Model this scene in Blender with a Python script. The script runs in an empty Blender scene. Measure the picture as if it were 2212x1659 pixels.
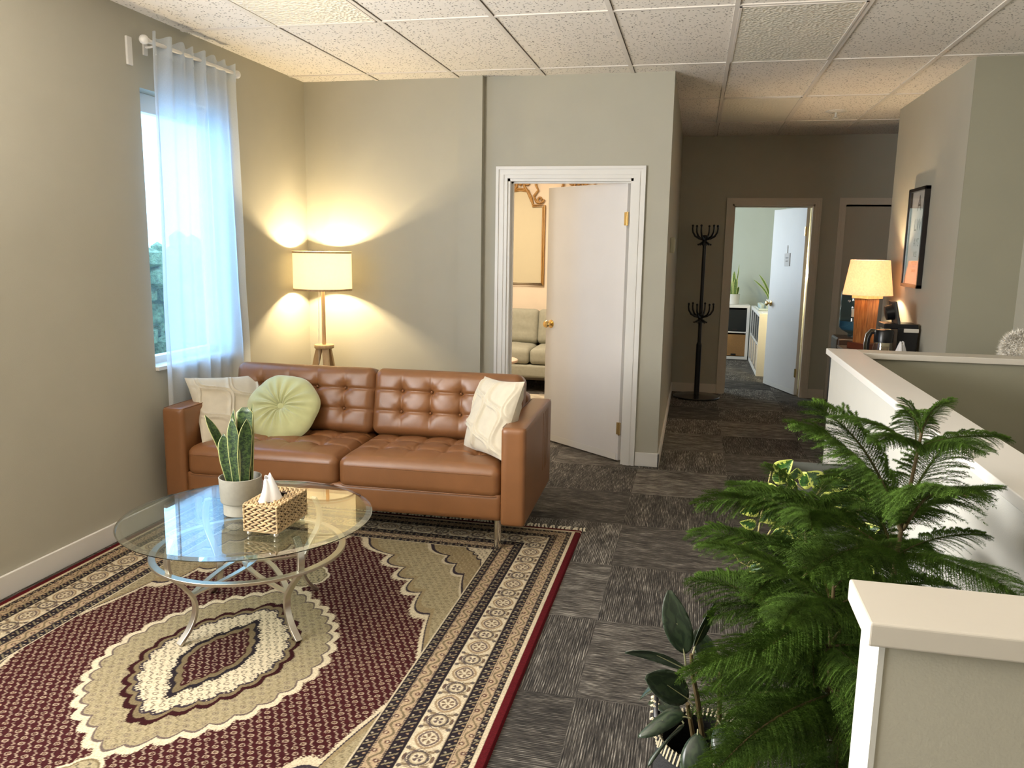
import bpy, math, random
import numpy as np
from mathutils import Vector, Matrix
S = bpy.context.scene
C = S.collection
R = random.Random(7)
PI = math.pi
# ------------------------------------------------------------------ camera
cam_d = bpy.data.cameras.new('camera'); cam = bpy.data.objects.new('camera', cam_d); C.objects.link(cam)
cam_d.sensor_fit = 'HORIZONTAL'; cam_d.sensor_width = 36.0
cam_d.lens = 36.0 * 1752.392 / 2212.0
cam_d.clip_start = 0.05; cam_d.clip_end = 200
RM = ((0.97553727, 0.21926599, 0.01579422), (0.05196054, -0.16017423, -0.9857202), (-0.21360509, 0.96242747, -0.16764911))
cam.matrix_world = Matrix(((RM[0][0], -RM[1][0], -RM[2][0], 0), (RM[0][1], -RM[1][1], -RM[2][1], 0),
                           (RM[0][2], -RM[1][2], -RM[2][2], 1.55), (0, 0, 0, 1)))
S.camera = cam
# ------------------------------------------------------------------ world, exposure, big lights
S.view_settings.view_transform = 'Standard'; S.view_settings.look = 'None'
S.view_settings.gamma = 1.0; S.view_settings.use_curve_mapping = False
S.view_settings.exposure = 0.25
W = bpy.data.worlds.new('sky'); S.world = W; W.use_nodes = True
W.node_tree.nodes['Background'].inputs[0].default_value = (0.50, 0.76, 1.0, 1)
W.node_tree.nodes['Background'].inputs[1].default_value = 2.6
def area(name, loc, rot, sx, sy, power, col):
    l = bpy.data.lights.new(name, 'AREA'); l.shape = 'RECTANGLE'; l.size = sx; l.size_y = sy
    l.energy = power; l.color = col
    o = bpy.data.objects.new(name, l); C.objects.link(o); o.location = loc; o.rotation_euler = rot
    return o
def point(name, loc, power, col, r=0.03):
    l = bpy.data.lights.new(name, 'POINT'); l.energy = power; l.color = col; l.shadow_soft_size = r
    o = bpy.data.objects.new(name, l); C.objects.link(o); o.location = loc
    return o
area('daylight_main_window', (-2.97, 1.0, 1.6), (0, -PI/2 - 0.10, 0), 1.55, 2.8, 135, (1.0, 0.965, 0.91))
area('added_ceiling_fill', (-2.96, 1.0, 1.6), (0, -PI/2 - 0.85, 0), 1.5, 2.8, 200, (1.0, 0.93, 0.85))  # added light in the window opening, tilted up to brighten the ceiling
area('daylight_side_window', (-3.06, 4.277, 1.6), (0, -PI/2, 0), 1.45, 0.72, 16, (0.20, 0.52, 1.0))
area('daylight_office_window', (-1.12, 10.8, 1.6), (0, -PI/2, 0), 1.3, 1.6, 40, (0.86, 0.94, 1.0))

# ------------------------------------------------------------------ materials
def nt(name):
    m = bpy.data.materials.new(name); m.use_nodes = True
    t = m.node_tree; b = t.nodes['Principled BSDF']
    return m, t, b
def N(t, kind, **kw):
    n = t.nodes.new(kind)
    for k, v in kw.items():
        if k.startswith('i_'):
            key = k[2:]; key = int(key) if key.isdigit() else key.replace('_', ' ')
            n.inputs[key].default_value = v
        else: setattr(n, k, v)
    return n
def L(t, a, b): t.links.new(a, b)
def ramp(t, fac, stops):
    r = t.nodes.new('ShaderNodeValToRGB'); e = r.color_ramp.elements
    e[0].position, e[0].color = stops[0][0], (*stops[0][1], 1)
    e[1].position, e[1].color = stops[-1][0], (*stops[-1][1], 1)
    for p, c in stops[1:-1]:
        x = e.new(p); x.color = (*c, 1)
    L(t, fac, r.inputs[0]); return r.outputs[0]
def math_(t, op, a, b=None, c=None):
    n = t.nodes.new('ShaderNodeMath'); n.operation = op
    for i, v in enumerate((a, b, c)):
        if v is None: continue
        if isinstance(v, (int, float)): n.inputs[i].default_value = v
        else: L(t, v, n.inputs[i])
    return n.outputs[0]
def coords(t, scale=(1, 1, 1)):
    tc = t.nodes.new('ShaderNodeTexCoord'); mp = t.nodes.new('ShaderNodeMapping'); mp.inputs['Scale'].default_value = scale
    L(t, tc.outputs['Object'], mp.inputs[0]); return mp.outputs[0]
def bump(t, b, h, strength, dist):
    n = t.nodes.new('ShaderNodeBump'); n.inputs['Strength'].default_value = strength; n.inputs['Distance'].default_value = dist
    L(t, h, n.inputs['Height']); L(t, n.outputs[0], b.inputs['Normal'])
def M(name, col, rough=0.5, metal=0.0, ns=0, nb=0.0, var=0.0, vs=4.0, scale=(1, 1, 1), spec=None, sheen=0.0, coat=0.0, trans=None):
    m, t, b = nt(name)
    b.inputs['Base Color'].default_value = (*col, 1); b.inputs['Roughness'].default_value = rough; b.inputs['Metallic'].default_value = metal
    if spec is not None: b.inputs['Specular IOR Level'].default_value = spec
    if sheen: b.inputs['Sheen Weight'].default_value = sheen
    if coat: b.inputs['Coat Weight'].default_value = coat; b.inputs['Coat Roughness'].default_value = 0.15
    co = coords(t, scale)
    nz = N(t, 'ShaderNodeTexNoise', i_Scale=vs, i_Detail=4.0); L(t, co, nz.inputs['Vector'])
    v = max(var, 0.02)
    L(t, ramp(t, nz.outputs[0], [(0.3, tuple(c*(1-v) for c in col)), (0.7, tuple(min(1, c*(1+v)) for c in col))]), b.inputs['Base Color'])
    if ns:
        n2 = N(t, 'ShaderNodeTexNoise', i_Scale=float(ns), i_Detail=3.0); L(t, co, n2.inputs['Vector'])
        bump(t, b, n2.outputs[0], 0.6, nb)
    return m
wall_m = M('sage_paint', (0.42, 0.40, 0.325), 0.75, ns=260, nb=0.0006)
shaded_sage_m = M('shaded_sage_paint', (0.30, 0.285, 0.21), 0.75, ns=260, nb=0.0006)  # sage paint with shade put into its colour, for alcove and back half wall
wall_room1 = M('cream_paint', (0.72, 0.62, 0.50), 0.75, ns=260, nb=0.0005)
wall_room2 = M('pale_aqua_paint', (0.46, 0.50, 0.45), 0.75, ns=260, nb=0.0005)
trim_m = M('white_trim_paint', (0.72, 0.70, 0.66), 0.38, ns=30, nb=0.0002)
halltrim_m = M('beige_trim_paint', (0.62, 0.56, 0.47), 0.4, ns=30, nb=0.0002)
door_m = M('white_door_paint', (0.70, 0.68, 0.66), 0.45, ns=90, nb=0.0002)
cap_m = M('cream_cap_paint', (0.57, 0.53, 0.46), 0.45, ns=60, nb=0.0003)
part_m = M('partition_pale_paint', (0.54, 0.535, 0.49), 0.7, ns=260, nb=0.0005)
brass_m = M('brass', (0.75, 0.55, 0.25), 0.22, 1.0)
chrome_m = M('chrome', (0.75, 0.73, 0.70), 0.12, 1.0)
nickel_m = M('brushed_nickel', (0.62, 0.57, 0.49), 0.33, 1.0, ns=300, nb=0.0001, scale=(1, 1, .1))
black_m = M('black_metal', (0.008, 0.008, 0.009), 0.35, 0.0)
blackp_m = M('black_plastic', (0.006, 0.006, 0.007), 0.28)
white_m = M('white_ceramic', (0.62, 0.60, 0.55), 0.5, ns=200, nb=0.0002)
whitep_m = M('white_plastic', (0.72, 0.70, 0.66), 0.4)
soil_m = M('soil', (0.03, 0.022, 0.018), 0.95, ns=120, nb=0.004, var=0.4, vs=60)
paper_m = M('white_paper', (0.78, 0.76, 0.75), 0.8)
leather_m = M('tan_leather', (0.21, 0.088, 0.032), 0.34, ns=420, nb=0.0006, var=0.10, vs=5, spec=0.55)
def wood(name, a, b_, scale=(8, 8, 1.2), rough=0.45):
    m, t, b = nt(name); b.inputs['Roughness'].default_value = rough
    co = coords(t, scale); n = N(t, 'ShaderNodeTexNoise', i_Scale=5.0, i_Detail=6.0, i_Distortion=1.2); L(t, co, n.inputs['Vector'])
    L(t, ramp(t, n.outputs[0], [(0.3, a), (0.7, b_)]), b.inputs['Base Color']); bump(t, b, n.outputs[0], .3, .0006); return m
beech_m = wood('pale_wood', (0.42, 0.27, 0.13), (0.55, 0.38, 0.20))
walnut_m = wood('amber_wood', (0.16, 0.05, 0.012), (0.40, 0.17, 0.05))
gold_m = wood('gilded_wood', (0.26, 0.13, 0.03), (0.42, 0.24, 0.07), rough=0.4)
creamfab_m = M('cream_tufted_fabric', (0.56, 0.50, 0.385), 0.95, ns=500, nb=0.002, var=0.06, vs=20, sheen=0.3)
velvet_m = M('green_velvet', (0.44, 0.45, 0.22), 0.75, ns=60, nb=0.001, var=0.10, vs=9, sheen=0.6)
greyfab_m = M('grey_woven_fabric', (0.29, 0.29, 0.235), 0.95, ns=400, nb=0.001, var=0.06, vs=30)
fur_m = M('white_wool', (0.80, 0.76, 0.68), 0.95, var=0.06, vs=30)
sheer_m, t, b = nt('sheer_voile')
tr = N(t, 'ShaderNodeBsdfTransparent'); tl = N(t, 'ShaderNodeBsdfTranslucent'); df = N(t, 'ShaderNodeBsdfDiffuse')
tl.inputs[0].default_value = (0.78, 0.87, 0.95, 1); df.inputs[0].default_value = (0.82, 0.82, 0.82, 1)
m1 = N(t, 'ShaderNodeMixShader', i_0=0.45); m2 = N(t, 'ShaderNodeMixShader')
L(t, tl.outputs[0], m1.inputs[1]); L(t, df.outputs[0], m1.inputs[2])
co = coords(t, (1, 1, 1)); wv = N(t, 'ShaderNodeTexNoise', i_Scale=600.0); L(t, co, wv.inputs['Vector'])
L(t, ramp(t, wv.outputs[0], [(0.3, (0.72,)*3), (0.7, (0.86,)*3)]), m2.inputs[0])
L(t, tr.outputs[0], m2.inputs[1]); L(t, m1.outputs[0], m2.inputs[2]); L(t, m2.outputs[0], t.nodes['Material Output'].inputs[0])
def glass(name, tint, base=0.04, rough=0.0):
    m, t, b = nt(name); tr = N(t, 'ShaderNodeBsdfTransparent'); gl = N(t, 'ShaderNodeBsdfGlossy', i_Roughness=rough)
    tr.inputs[0].default_value = (*tint, 1); gl.inputs[0].default_value = (1, 1, 1, 1)
    ge = N(t, 'ShaderNodeNewGeometry'); dt = N(t, 'ShaderNodeVectorMath', operation='DOT_PRODUCT'); L(t, ge.outputs['Normal'], dt.inputs[0]); L(t, ge.outputs['Incoming'], dt.inputs[1])
    sch = math_(t, 'MULTIPLY_ADD', math_(t, 'POWER', math_(t, 'SUBTRACT', 1.0, math_(t, 'ABSOLUTE', dt.outputs['Value'])), 5.0), 1-base, base); mx = N(t, 'ShaderNodeMixShader')
    L(t, sch, mx.inputs[0]); L(t, tr.outputs[0], mx.inputs[1]); L(t, gl.outputs[0], mx.inputs[2])
    L(t, mx.outputs[0], t.nodes['Material Output'].inputs[0]); return m
glass_m = glass('clear_glass', (0.88, 0.93, 0.91), .075); pane_m = glass('window_glass', (0.97, 0.98, 0.98))
bottle_m = glass('blue_bottle_plastic', (0.50, 0.66, 0.76), rough=0.05)
def shade_mat(name, col, mixt=0.5, noise=0):
    m, t, b = nt(name); tl = N(t, 'ShaderNodeBsdfTranslucent'); df = N(t, 'ShaderNodeBsdfDiffuse'); mx = N(t, 'ShaderNodeMixShader', i_0=1-mixt)
    co = coords(t); n = N(t, 'ShaderNodeTexNoise', i_Scale=70.0, i_Detail=4.0); L(t, co, n.inputs['Vector'])
    v = noise
    o = ramp(t, n.outputs[0], [(0.35, tuple(c*(1-v) for c in col)), (0.65, col)])
    L(t, o, tl.inputs[0]); L(t, o, df.inputs[0])
    L(t, tl.outputs[0], mx.inputs[1]); L(t, df.outputs[0], mx.inputs[2]); L(t, mx.outputs[0], t.nodes['Material Output'].inputs[0]); return m
shade1_m = shade_mat('white_linen_shade', (0.90, 0.87, 0.78), 0.68, 0.03)
shade2_m = shade_mat('oatmeal_linen_shade', (0.78, 0.60, 0.49), 0.42, 0.14)
def emis(name, col, st):
    m, t, b = nt(name); b.inputs['Emission Color'].default_value = (*col, 1); b.inputs['Emission Strength'].default_value = st; return m
bulb_m = emis('glowing_bulb', (1, .75, .4), 12)

def leafmat(name, mid, dark, edge, ew=0.80, bands=True, rough=0.4, under=None):
    m, t, b = nt(name); b.inputs['Roughness'].default_value = rough
    uv = N(t, 'ShaderNodeTexCoord'); sp = N(t, 'ShaderNodeSeparateXYZ'); L(t, uv.outputs['UV'], sp.inputs[0])
    d = math_(t, 'ABSOLUTE', math_(t, 'MULTIPLY_ADD', sp.outputs[0], 2.0, -1.0))
    mp = N(t, 'ShaderNodeMapping'); mp.inputs['Scale'].default_value = (4, 26, 1) if bands else (5, 5, 1); L(t, uv.outputs['UV'], mp.inputs[0])
    nz = N(t, 'ShaderNodeTexNoise', i_Scale=1.0, i_Detail=3.0, i_Distortion=0.8); L(t, mp.outputs[0], nz.inputs['Vector'])
    c1 = ramp(t, nz.outputs[0], [(0.42, dark), (0.58, mid)])
    mx = N(t, 'ShaderNodeMix', data_type='RGBA'); 
    wob = math_(t, 'ADD', d, math_(t, 'MULTIPLY_ADD', nz.outputs[0], 0.0 if bands else 1.6, 0.0 if bands else -0.8))
    f = ramp(t, wob, [(ew, (0, 0, 0)), (min(1, ew+0.05), (1, 1, 1))])
    L(t, f, mx.inputs[0]); L(t, c1, mx.inputs[6]); mx.inputs[7].default_value = (*edge, 1)
    L(t, mx.outputs[2], b.inputs['Base Color']); return m
snake_m = leafmat('snake_leaf', (0.048, 0.085, 0.020), (0.006, 0.022, 0.006), (0.33, 0.33, 0.13), 0.87)
snake2_m = leafmat('snake_leaf_pale', (0.16, 0.26, 0.06), (0.07, 0.13, 0.03), (0.62, 0.65, 0.22), 0.72)
pothos_m = leafmat('variegated_leaf', (0.04, 0.12, 0.015), (0.015, 0.06, 0.01), (0.52, 0.58, 0.12), 0.55, bands=False)
rubber_m = leafmat('rubber_leaf', (0.028, 0.045, 0.022), (0.012, 0.022, 0.012), (0.05, 0.07, 0.05), 0.93, bands=False, rough=0.28)
needle_m = M('pine_needles', (0.052, 0.098, 0.012), 0.8, var=0.5, vs=22, spec=.15)
stem_m = M('green_brown_stem', (0.10, 0.07, 0.025), 0.7, var=0.3, vs=40)

# floor carpet tiles
carpet_m, t, b = nt('carpet_tiles'); b.inputs['Roughness'].default_value = 0.95; b.inputs['Specular IOR Level'].default_value = 0.15
tc = N(t, 'ShaderNodeTexCoord'); mp = N(t, 'ShaderNodeMapping'); mp.inputs['Location'].default_value = (0.33/0.615, -2.60/0.615, 0.3); mp.inputs['Scale'].default_value = (1/0.615, 1/0.615, 0.0)
L(t, tc.outputs['Object'], mp.inputs[0])
ck = N(t, 'ShaderNodeTexChecker', i_Scale=1.0); L(t, mp.outputs[0], ck.inputs[0])
sp = N(t, 'ShaderNodeSeparateXYZ'); L(t, mp.outputs[0], sp.inputs[0])
ca = N(t, 'ShaderNodeCombineXYZ'); cb = N(t, 'ShaderNodeCombineXYZ')
L(t, sp.outputs[0], ca.inputs[0]); L(t, sp.outputs[1], ca.inputs[1]); L(t, sp.outputs[1], cb.inputs[0]); L(t, sp.outputs[0], cb.inputs[1])
mv = N(t, 'ShaderNodeMix', data_type='VECTOR'); L(t, ck.outputs[1], mv.inputs[0]); L(t, ca.outputs[0], mv.inputs[4]); L(t, cb.outputs[0], mv.inputs[5])
ms = N(t, 'ShaderNodeMapping'); ms.inputs['Scale'].default_value = (7, 130, 1); L(t, mv.outputs[1], ms.inputs[0])
n1 = N(t, 'ShaderNodeTexNoise', i_Scale=1.0, i_Detail=5.0, i_Roughness=0.7); L(t, ms.outputs[0], n1.inputs['Vector'])
ms2 = N(t, 'ShaderNodeMapping'); ms2.inputs['Scale'].default_value = (3, 9, 1); L(t, mv.outputs[1], ms2.inputs[0])
n2 = N(t, 'ShaderNodeTexNoise', i_Scale=1.0, i_Detail=3.0); L(t, ms2.outputs[0], n2.inputs['Vector'])
fl = N(t, 'ShaderNodeVectorMath', operation='FLOOR'); L(t, mp.outputs[0], fl.inputs[0])
wn = N(t, 'ShaderNodeTexWhiteNoise'); L(t, fl.outputs[0], wn.inputs['Vector'])
sl = N(t, 'ShaderNodeSeparateXYZ'); L(t, mv.outputs[1], sl.inputs[0])
line = math_(t, 'MULTIPLY', math_(t, 'SINE', math_(t, 'MULTIPLY', sl.outputs[1], 2*PI*0.615/0.0085)), 0.065)
s_ = math_(t, 'ADD', math_(t, 'ADD', math_(t, 'ADD', n1.outputs[0], line), math_(t, 'MULTIPLY_ADD', n2.outputs[0], 0.26, -0.13)), math_(t, 'MULTIPLY_ADD', wn.outputs[0], 0.10, -0.05))
L(t, ramp(t, s_, [(0.34, (0.018, 0.0165, 0.015)), (0.50, (0.060, 0.053, 0.046)), (0.60, (0.155, 0.140, 0.12)), (0.70, (0.40, 0.37, 0.32))]), b.inputs['Base Color'])
bump(t, b, n1.outputs[0], 0.8, 0.004)

# ceiling tile
def ceil_mat():
    m, t, b = nt('mineral_fibre_tile'); b.inputs['Roughness'].default_value = 0.9; b.inputs['Specular IOR Level'].default_value = 0.2
    tc = N(t, 'ShaderNodeTexCoord')
    vo = N(t, 'ShaderNodeTexVoronoi', i_Scale=55.0, i_Randomness=1.0); L(t, tc.outputs['Object'], vo.inputs['Vector'])
    n = N(t, 'ShaderNodeTexNoise', i_Scale=75.0, i_Detail=2.0, i_Distortion=1.5); L(t, tc.outputs['Object'], n.inputs['Vector'])
    s = math_(t, 'ADD', vo.outputs['Distance'], math_(t, 'MULTIPLY', n.outputs[0], 0.9))
    L(t, ramp(t, s, [(0.60, (0.20, 0.17, 0.15)), (0.68, (0.82, 0.77, 0.70))]), b.inputs['Base Color'])
    f = ramp(t, s, [(0.58, (0, 0, 0)), (0.70, (1, 1, 1))]); bump(t, b, f, 1.0, 0.003); return m
ceil_m = ceil_mat()
tbar_m = M('ceiling_grid_enamel', (0.72, 0.67, 0.61), 0.5)
def diffuser_mat():
    m, t, b = nt('prismatic_diffuser'); b.inputs['Roughness'].default_value = 0.35; b.inputs['Base Color'].default_value = (0.82, 0.77, 0.66, 1)
    co = coords(t); vo = N(t, 'ShaderNodeTexVoronoi', i_Scale=55.0); L(t, co, vo.inputs['Vector']); bump(t, b, vo.outputs['Distance'], 0.7, 0.008); return m
diff_m = diffuser_mat()

# ------------------------------------------------------------------ mesh helpers
class MB:
    def __init__(s): s.v = []; s.f = []; s.uv = {}
    def add(s, vs, fs, uvs=None):
        o = len(s.v); s.v += [tuple(v) for v in vs]; s.f += [tuple(i+o for i in f) for f in fs]
        if uvs:
            for i, u in enumerate(uvs): s.uv[o+i] = u
        return s
    def box(s, x0, x1, y0, y1, z0, z1, mtx=None):
        vs = [(x, y, z) for z in (z0, z1) for y in (y0, y1) for x in (x0, x1)]
        if mtx: vs = [mtx @ Vector(v) for v in vs]
        return s.add(vs, [(0, 2, 3, 1), (4, 5, 7, 6), (0, 1, 5, 4), (2, 6, 7, 3), (0, 4, 6, 2), (1, 3, 7, 5)])
    def grid(s, fn, nu, nv, cu=False, cv=False, uv=None):
        vs = []; uvs = []
        for i in range(nu):
            for j in range(nv):
                a = i/(nu if cu else nu-1); c = j/(nv if cv else nv-1)
                vs.append(fn(a, c)); uvs.append((c, a))
        fs = []
        for i in range(nu if cu else nu-1):
            for j in range(nv if cv else nv-1):
                i2 = (i+1) % nu; j2 = (j+1) % nv
                fs.append((i*nv+j, i*nv+j2, i2*nv+j2, i2*nv+j))
        return s.add(vs, fs, uvs)
    def lathe(s, prof, n=32, c=(0, 0, 0), sx=1, sy=1):
        k = len(prof); vs = []
        for i in range(n):
            a = 2*PI*i/n
            for r, z in prof: vs.append((c[0]+r*math.cos(a)*sx, c[1]+r*math.sin(a)*sy, c[2]+z))
        fs = [(i*k+j, ((i+1) % n)*k+j, ((i+1) % n)*k+j+1, i*k+j+1) for i in range(n) for j in range(k-1)]
        return s.add(vs, fs)
    def tube(s, pts, r, n=8, caps=True, closed=False, flat=None, up=None):
        P = [Vector(p) for p in pts]; K = len(P); rr = r if isinstance(r, (list, tuple)) else [r]*K
        T = []
        for i in range(K):
            a = P[(i-1) % K] if (closed or i > 0) else P[0]; c = P[(i+1) % K] if (closed or i < K-1) else P[-1]
            T.append((c-a).normalized())
        u0 = Vector(up) if up else (Vector((0, 0, 1)) if abs(T[0].z) < 0.9 else Vector((1, 0, 0)))
        vs = []
        nrm = (u0 - T[0]*u0.dot(T[0])).normalized()
        for i in range(K):
            if up: nrm = (u0 - T[i]*u0.dot(T[i])).normalized()
            else: nrm = (nrm - T[i]*nrm.dot(T[i])).normalized()
            bn = T[i].cross(nrm)
            if flat:   # rectangular section: (w along bn, h along nrm)
                sec = [(-1, -1), (1, -1), (1, 1), (-1, 1)]
                for a, c in sec: vs.append(P[i] + bn*a*flat[0]/2*rr[i] + nrm*c*flat[1]/2*rr[i])
            else:
                for j in range(n):
                    a = 2*PI*j/n; vs.append(P[i] + nrm*math.cos(a)*rr[i] + bn*math.sin(a)*rr[i])
        if flat: n = 4
        fs = []
        for i in range(K if closed else K-1):
            i2 = (i+1) % K
            for j in range(n): fs.append((i*n+j, i*n+(j+1) % n, i2*n+(j+1) % n, i2*n+j))
        if caps and not closed:
            fs.append(tuple(range(n))[::-1]); fs.append(tuple((K-1)*n+j for j in range(n)))
        return s.add(vs, fs)
    def cyl(s, p0, p1, r0, r1=None, n=24, caps=True): return s.tube([p0, p1], [r0, r0 if r1 is None else r1], n, caps)
    def ball(s, c, r, n=16, sz=1.0):
        return s.lathe([(max(1e-4, r*math.sin(PI*k/(n//2))), -r*sz*math.cos(PI*k/(n//2))) for k in range(n//2+1)], n, c)
    def xf(s, mtx):
        s.v = [tuple(mtx @ Vector(v)) for v in s.v]; return s
    def build(s, name, mat, parent=None, smooth=True, ang=40, bevel=0, subsurf=0, solid=0, loc=None):
        me = bpy.data.meshes.new(name); me.from_pydata(s.v, [], s.f); me.update()
        if s.uv:
            ul = me.uv_layers.new(name='UV')
            for l in me.loops: ul.data[l.index].uv = s.uv.get(l.vertex_index, (0, 0))
        if smooth:
            me.polygons.foreach_set('use_smooth', [True]*len(me.polygons)); me.set_sharp_from_angle(angle=math.radians(ang))
        me.materials.append(mat)
        o = bpy.data.objects.new(name, me); C.objects.link(o)
        if parent: o.parent = parent
        if loc: o.location = loc
        if bevel:
            md = o.modifiers.new('b', 'BEVEL'); md.width = bevel; md.segments = 3; md.limit_method = 'ANGLE'; md.angle_limit = math.radians(40); md.harden_normals = False
        if solid:
            md = o.modifiers.new('s', 'SOLIDIFY'); md.thickness = solid; md.offset = 0
        if subsurf:
            md = o.modifiers.new('u', 'SUBSURF'); md.levels = subsurf; md.render_levels = subsurf
        return o
def box(name, x0, x1, y0, y1, z0, z1, mat, parent=None, bevel=0):
    return MB().box(x0, x1, y0, y1, z0, z1).build(name, mat, parent, smooth=False, bevel=bevel)
def tag(o, label, cat, group=None, kind=None):
    if label: o['label'] = label
    if cat: o['category'] = cat
    if group: o['group'] = group
    if kind: o['kind'] = kind
    return o
def thing(name, label, cat, loc=(0, 0, 0), rz=0, group=None):
    o = bpy.data.objects.new(name, None); C.objects.link(o); o.location = loc; o.rotation_euler = (0, 0, rz); o.empty_display_size = .05
    return tag(o, label, cat, group)
def struct(o): o['kind'] = 'structure'; return o
def sbox(name, *a, mat=None, parent=None, bevel=0):
    o = box(name, *a, mat or wall_m, parent, bevel)
    if not parent: struct(o)
    return o
def text(name, body, size, mat, parent, mtx, ext=0.0003, align='CENTER'):
    c = bpy.data.curves.new(name, 'FONT'); c.body = body; c.size = size; c.align_x = align; c.align_y = 'CENTER'; c.extrude = ext
    c.materials.append(mat); q = bpy.data.objects.new('tmp', c); C.objects.link(q); bpy.context.view_layer.update()
    me = bpy.data.meshes.new_from_object(q.evaluated_get(bpy.context.evaluated_depsgraph_get())); bpy.data.objects.remove(q)
    o = bpy.data.objects.new(name, me); C.objects.link(o); o.parent = parent; o.matrix_local = mtx; return o
def frame3(c, u, v):
    u = Vector(u).normalized(); v = Vector(v); v = (v - u*v.dot(u)).normalized(); w = u.cross(v)
    m = Matrix((u, v, w)).transposed().to_4x4(); m.translation = Vector(c); return m

# ------------------------------------------------------------------ SETTING
ZC = 2.711
struct(MB().box(-3.04, 2.2, -2.3, 12.6, -0.1, 0).build('floor', carpet_m, smooth=False))
ceiling = struct(MB().box(-3.04, 4.2, -2.3, 12.6, ZC, ZC+0.1).build('ceiling', ceil_m, smooth=False))
g = MB()
gx = [0.13+0.609*k for k in range(-4, 7)]; gy = [4.285+1.248*k for k in range(-5, 7)]
for x in gx: g.box(x-0.012, x+0.012, -2.2, 12.4, ZC-0.006, ZC+0.001)
for y in gy: g.box(-2.88, 4.1, y-0.012, y+0.012, ZC-0.0055, ZC+0.001)
g.build('ceiling_grid', tbar_m, ceiling, smooth=False)
g = MB()
for x in gx: g.box(x+0.012, x+0.0155, -2.2, 12.4, ZC-0.0015, ZC+0.001)
for y in gy: g.box(-2.88, 4.1, y+0.012, y+0.0155, ZC-0.0015, ZC+0.001)
g.build('tile_joint', M('joint_shadow_gap', (0.10, 0.08, 0.07), 0.9), ceiling, smooth=False)
# left wall with window
XL = -2.88; YB = 5.75
w = MB(); wy0, wy1, wz0, wz1 = 3.893, 4.66, 0.84, 2.335
w.box(XL-0.16, XL, -2.3, -.4, 0, ZC).box(XL-0.16, XL, 2.4, wy0, 0, ZC).box(XL-0.16, XL, -.4, 2.4, 0, .82).box(XL-0.16, XL, -.4, 2.4, 2.38, ZC).box(XL-0.16, XL, wy1, YB+0.12, 0, ZC).box(XL-0.16, XL, wy0, wy1, 0, wz0).box(XL-0.16, XL, wy0, wy1, wz1, ZC)
struct(w.build('wall_left', wall_m, smooth=False))
win = struct(bpy.data.objects.new('window_1', None)); C.objects.link(win); win.location = (XL-0.12, 0, 0)
f = MB()
for a in ((wy0, wy0+.05, wz0, wz1), (wy1-.05, wy1, wz0, wz1), (wy0, wy1, wz0, wz0+.06), (wy0, wy1, wz1-.10, wz1)):
    f.box(-0.03, 0.03, a[0], a[1], a[2], a[3])
f.build('window_frame', trim_m, win, smooth=False, bevel=.004)
MB().box(-0.004, 0.004, wy0+.05, wy1-.05, wz0+.06, wz1-.1).build('window_pane', pane_m, win, smooth=False)
MB().box(0.03, 0.14, wy0-0.0, wy1+0.0, wz0-0.0, wz0+.02).build('window_sill', trim_m, win, smooth=False)
# back wall with doorway 1
d1x0, d1x1, dz = -1.33, -0.445, 2.02
w = MB().box(XL, d1x0, YB, YB+0.12, 0, ZC).box(d1x1, -0.2, YB, YB+0.12, 0, ZC).box(d1x0, d1x1, YB, YB+0.12, dz, ZC)
struct(w.build('wall_back', wall_m, smooth=False))
sbox('trim_9', -1.675, -1.507, YB-0.055, YB, 0, ZC)
sbox('wall_hall_left', -0.32, -0.2, YB+0.12, 9.0, 0, ZC)
# hall end wall, door 2 and door 3 openings
YE = 9.0; d2x0, d2x1 = 0.345, 1.165
w = MB().box(-0.32, d2x0, YE, YE+.12, 0, ZC).box(d2x1, 3.2, YE, YE+.12, 0, ZC).box(d2x0, d2x1, YE, YE+.12, dz, ZC)
struct(w.build('wall_hall_end', wall_m, smooth=False))
# right block wall (kitchen side), facing wall and far right wall
XK, YK = 1.578, 5.6
sbox('wall_kitchen', XK, XK+0.12, YK+.01, 7.5, 0, ZC)
sbox('wall_alcove', XK+0.0005, 3.2, YK-.002, YK+0.01, 0, ZC, mat=shaded_sage_m)
sbox('wall_right', 1.945, 2.1, -2.3, YK, 0, ZC)
sbox('wall_kitchen_side', 3.1, 3.2, YK+.01, 9.0, 0, ZC)
sbox('floor_kitchen', 2.2, 3.2, YK+.12, 9.0, -0.1, 0, mat=carpet_m)
# wall behind camera with a wide window opening
w = MB().box(XL, -2.4, -2.3, -2.2, 0, ZC).box(1.2, 1.945, -2.3, -2.2, 0, ZC).box(-2.4, 1.2, -2.3, -2.2, 0, 0.6).box(-2.4, 1.2, -2.3, -2.2, 2.5, ZC)
w.box(-2.4, 1.2, -2.3, -2.26, .6, 2.5)
struct(w.build('wall_front', wall_m, smooth=False))
# room 1 and room 2 shells
sbox('wall_office_back', XL-.1, -0.2, 9.25, 9.35, 0, ZC, mat=wall_room1)
sbox('wall_office_left', XL-.1, XL, YB+.12, 9.25, 0, ZC, mat=wall_room1)
sbox('wall_office_right', -0.34, -0.32, YB+.12, 9.25, 0, ZC, mat=wall_room1)
sbox('wall_study_back', -1.1, 2.2, 12.35, 12.45, 0, ZC, mat=wall_room2)
sbox('wall_study_right', 1.2, 1.3, YE+.12, 12.35, 0, ZC, mat=wall_room2)
w = MB().box(-1.1, -1.0, YE+.35, 10.0, 0, ZC).box(-1.1, -1.0, 11.6, 12.35, 0, ZC).box(-1.1, -1.0, 10.0, 11.6, 0, .9).box(-1.1, -1.0, 10.0, 11.6, 2.3, ZC)
struct(w.build('wall_study_left', wall_room2, smooth=False))
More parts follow.
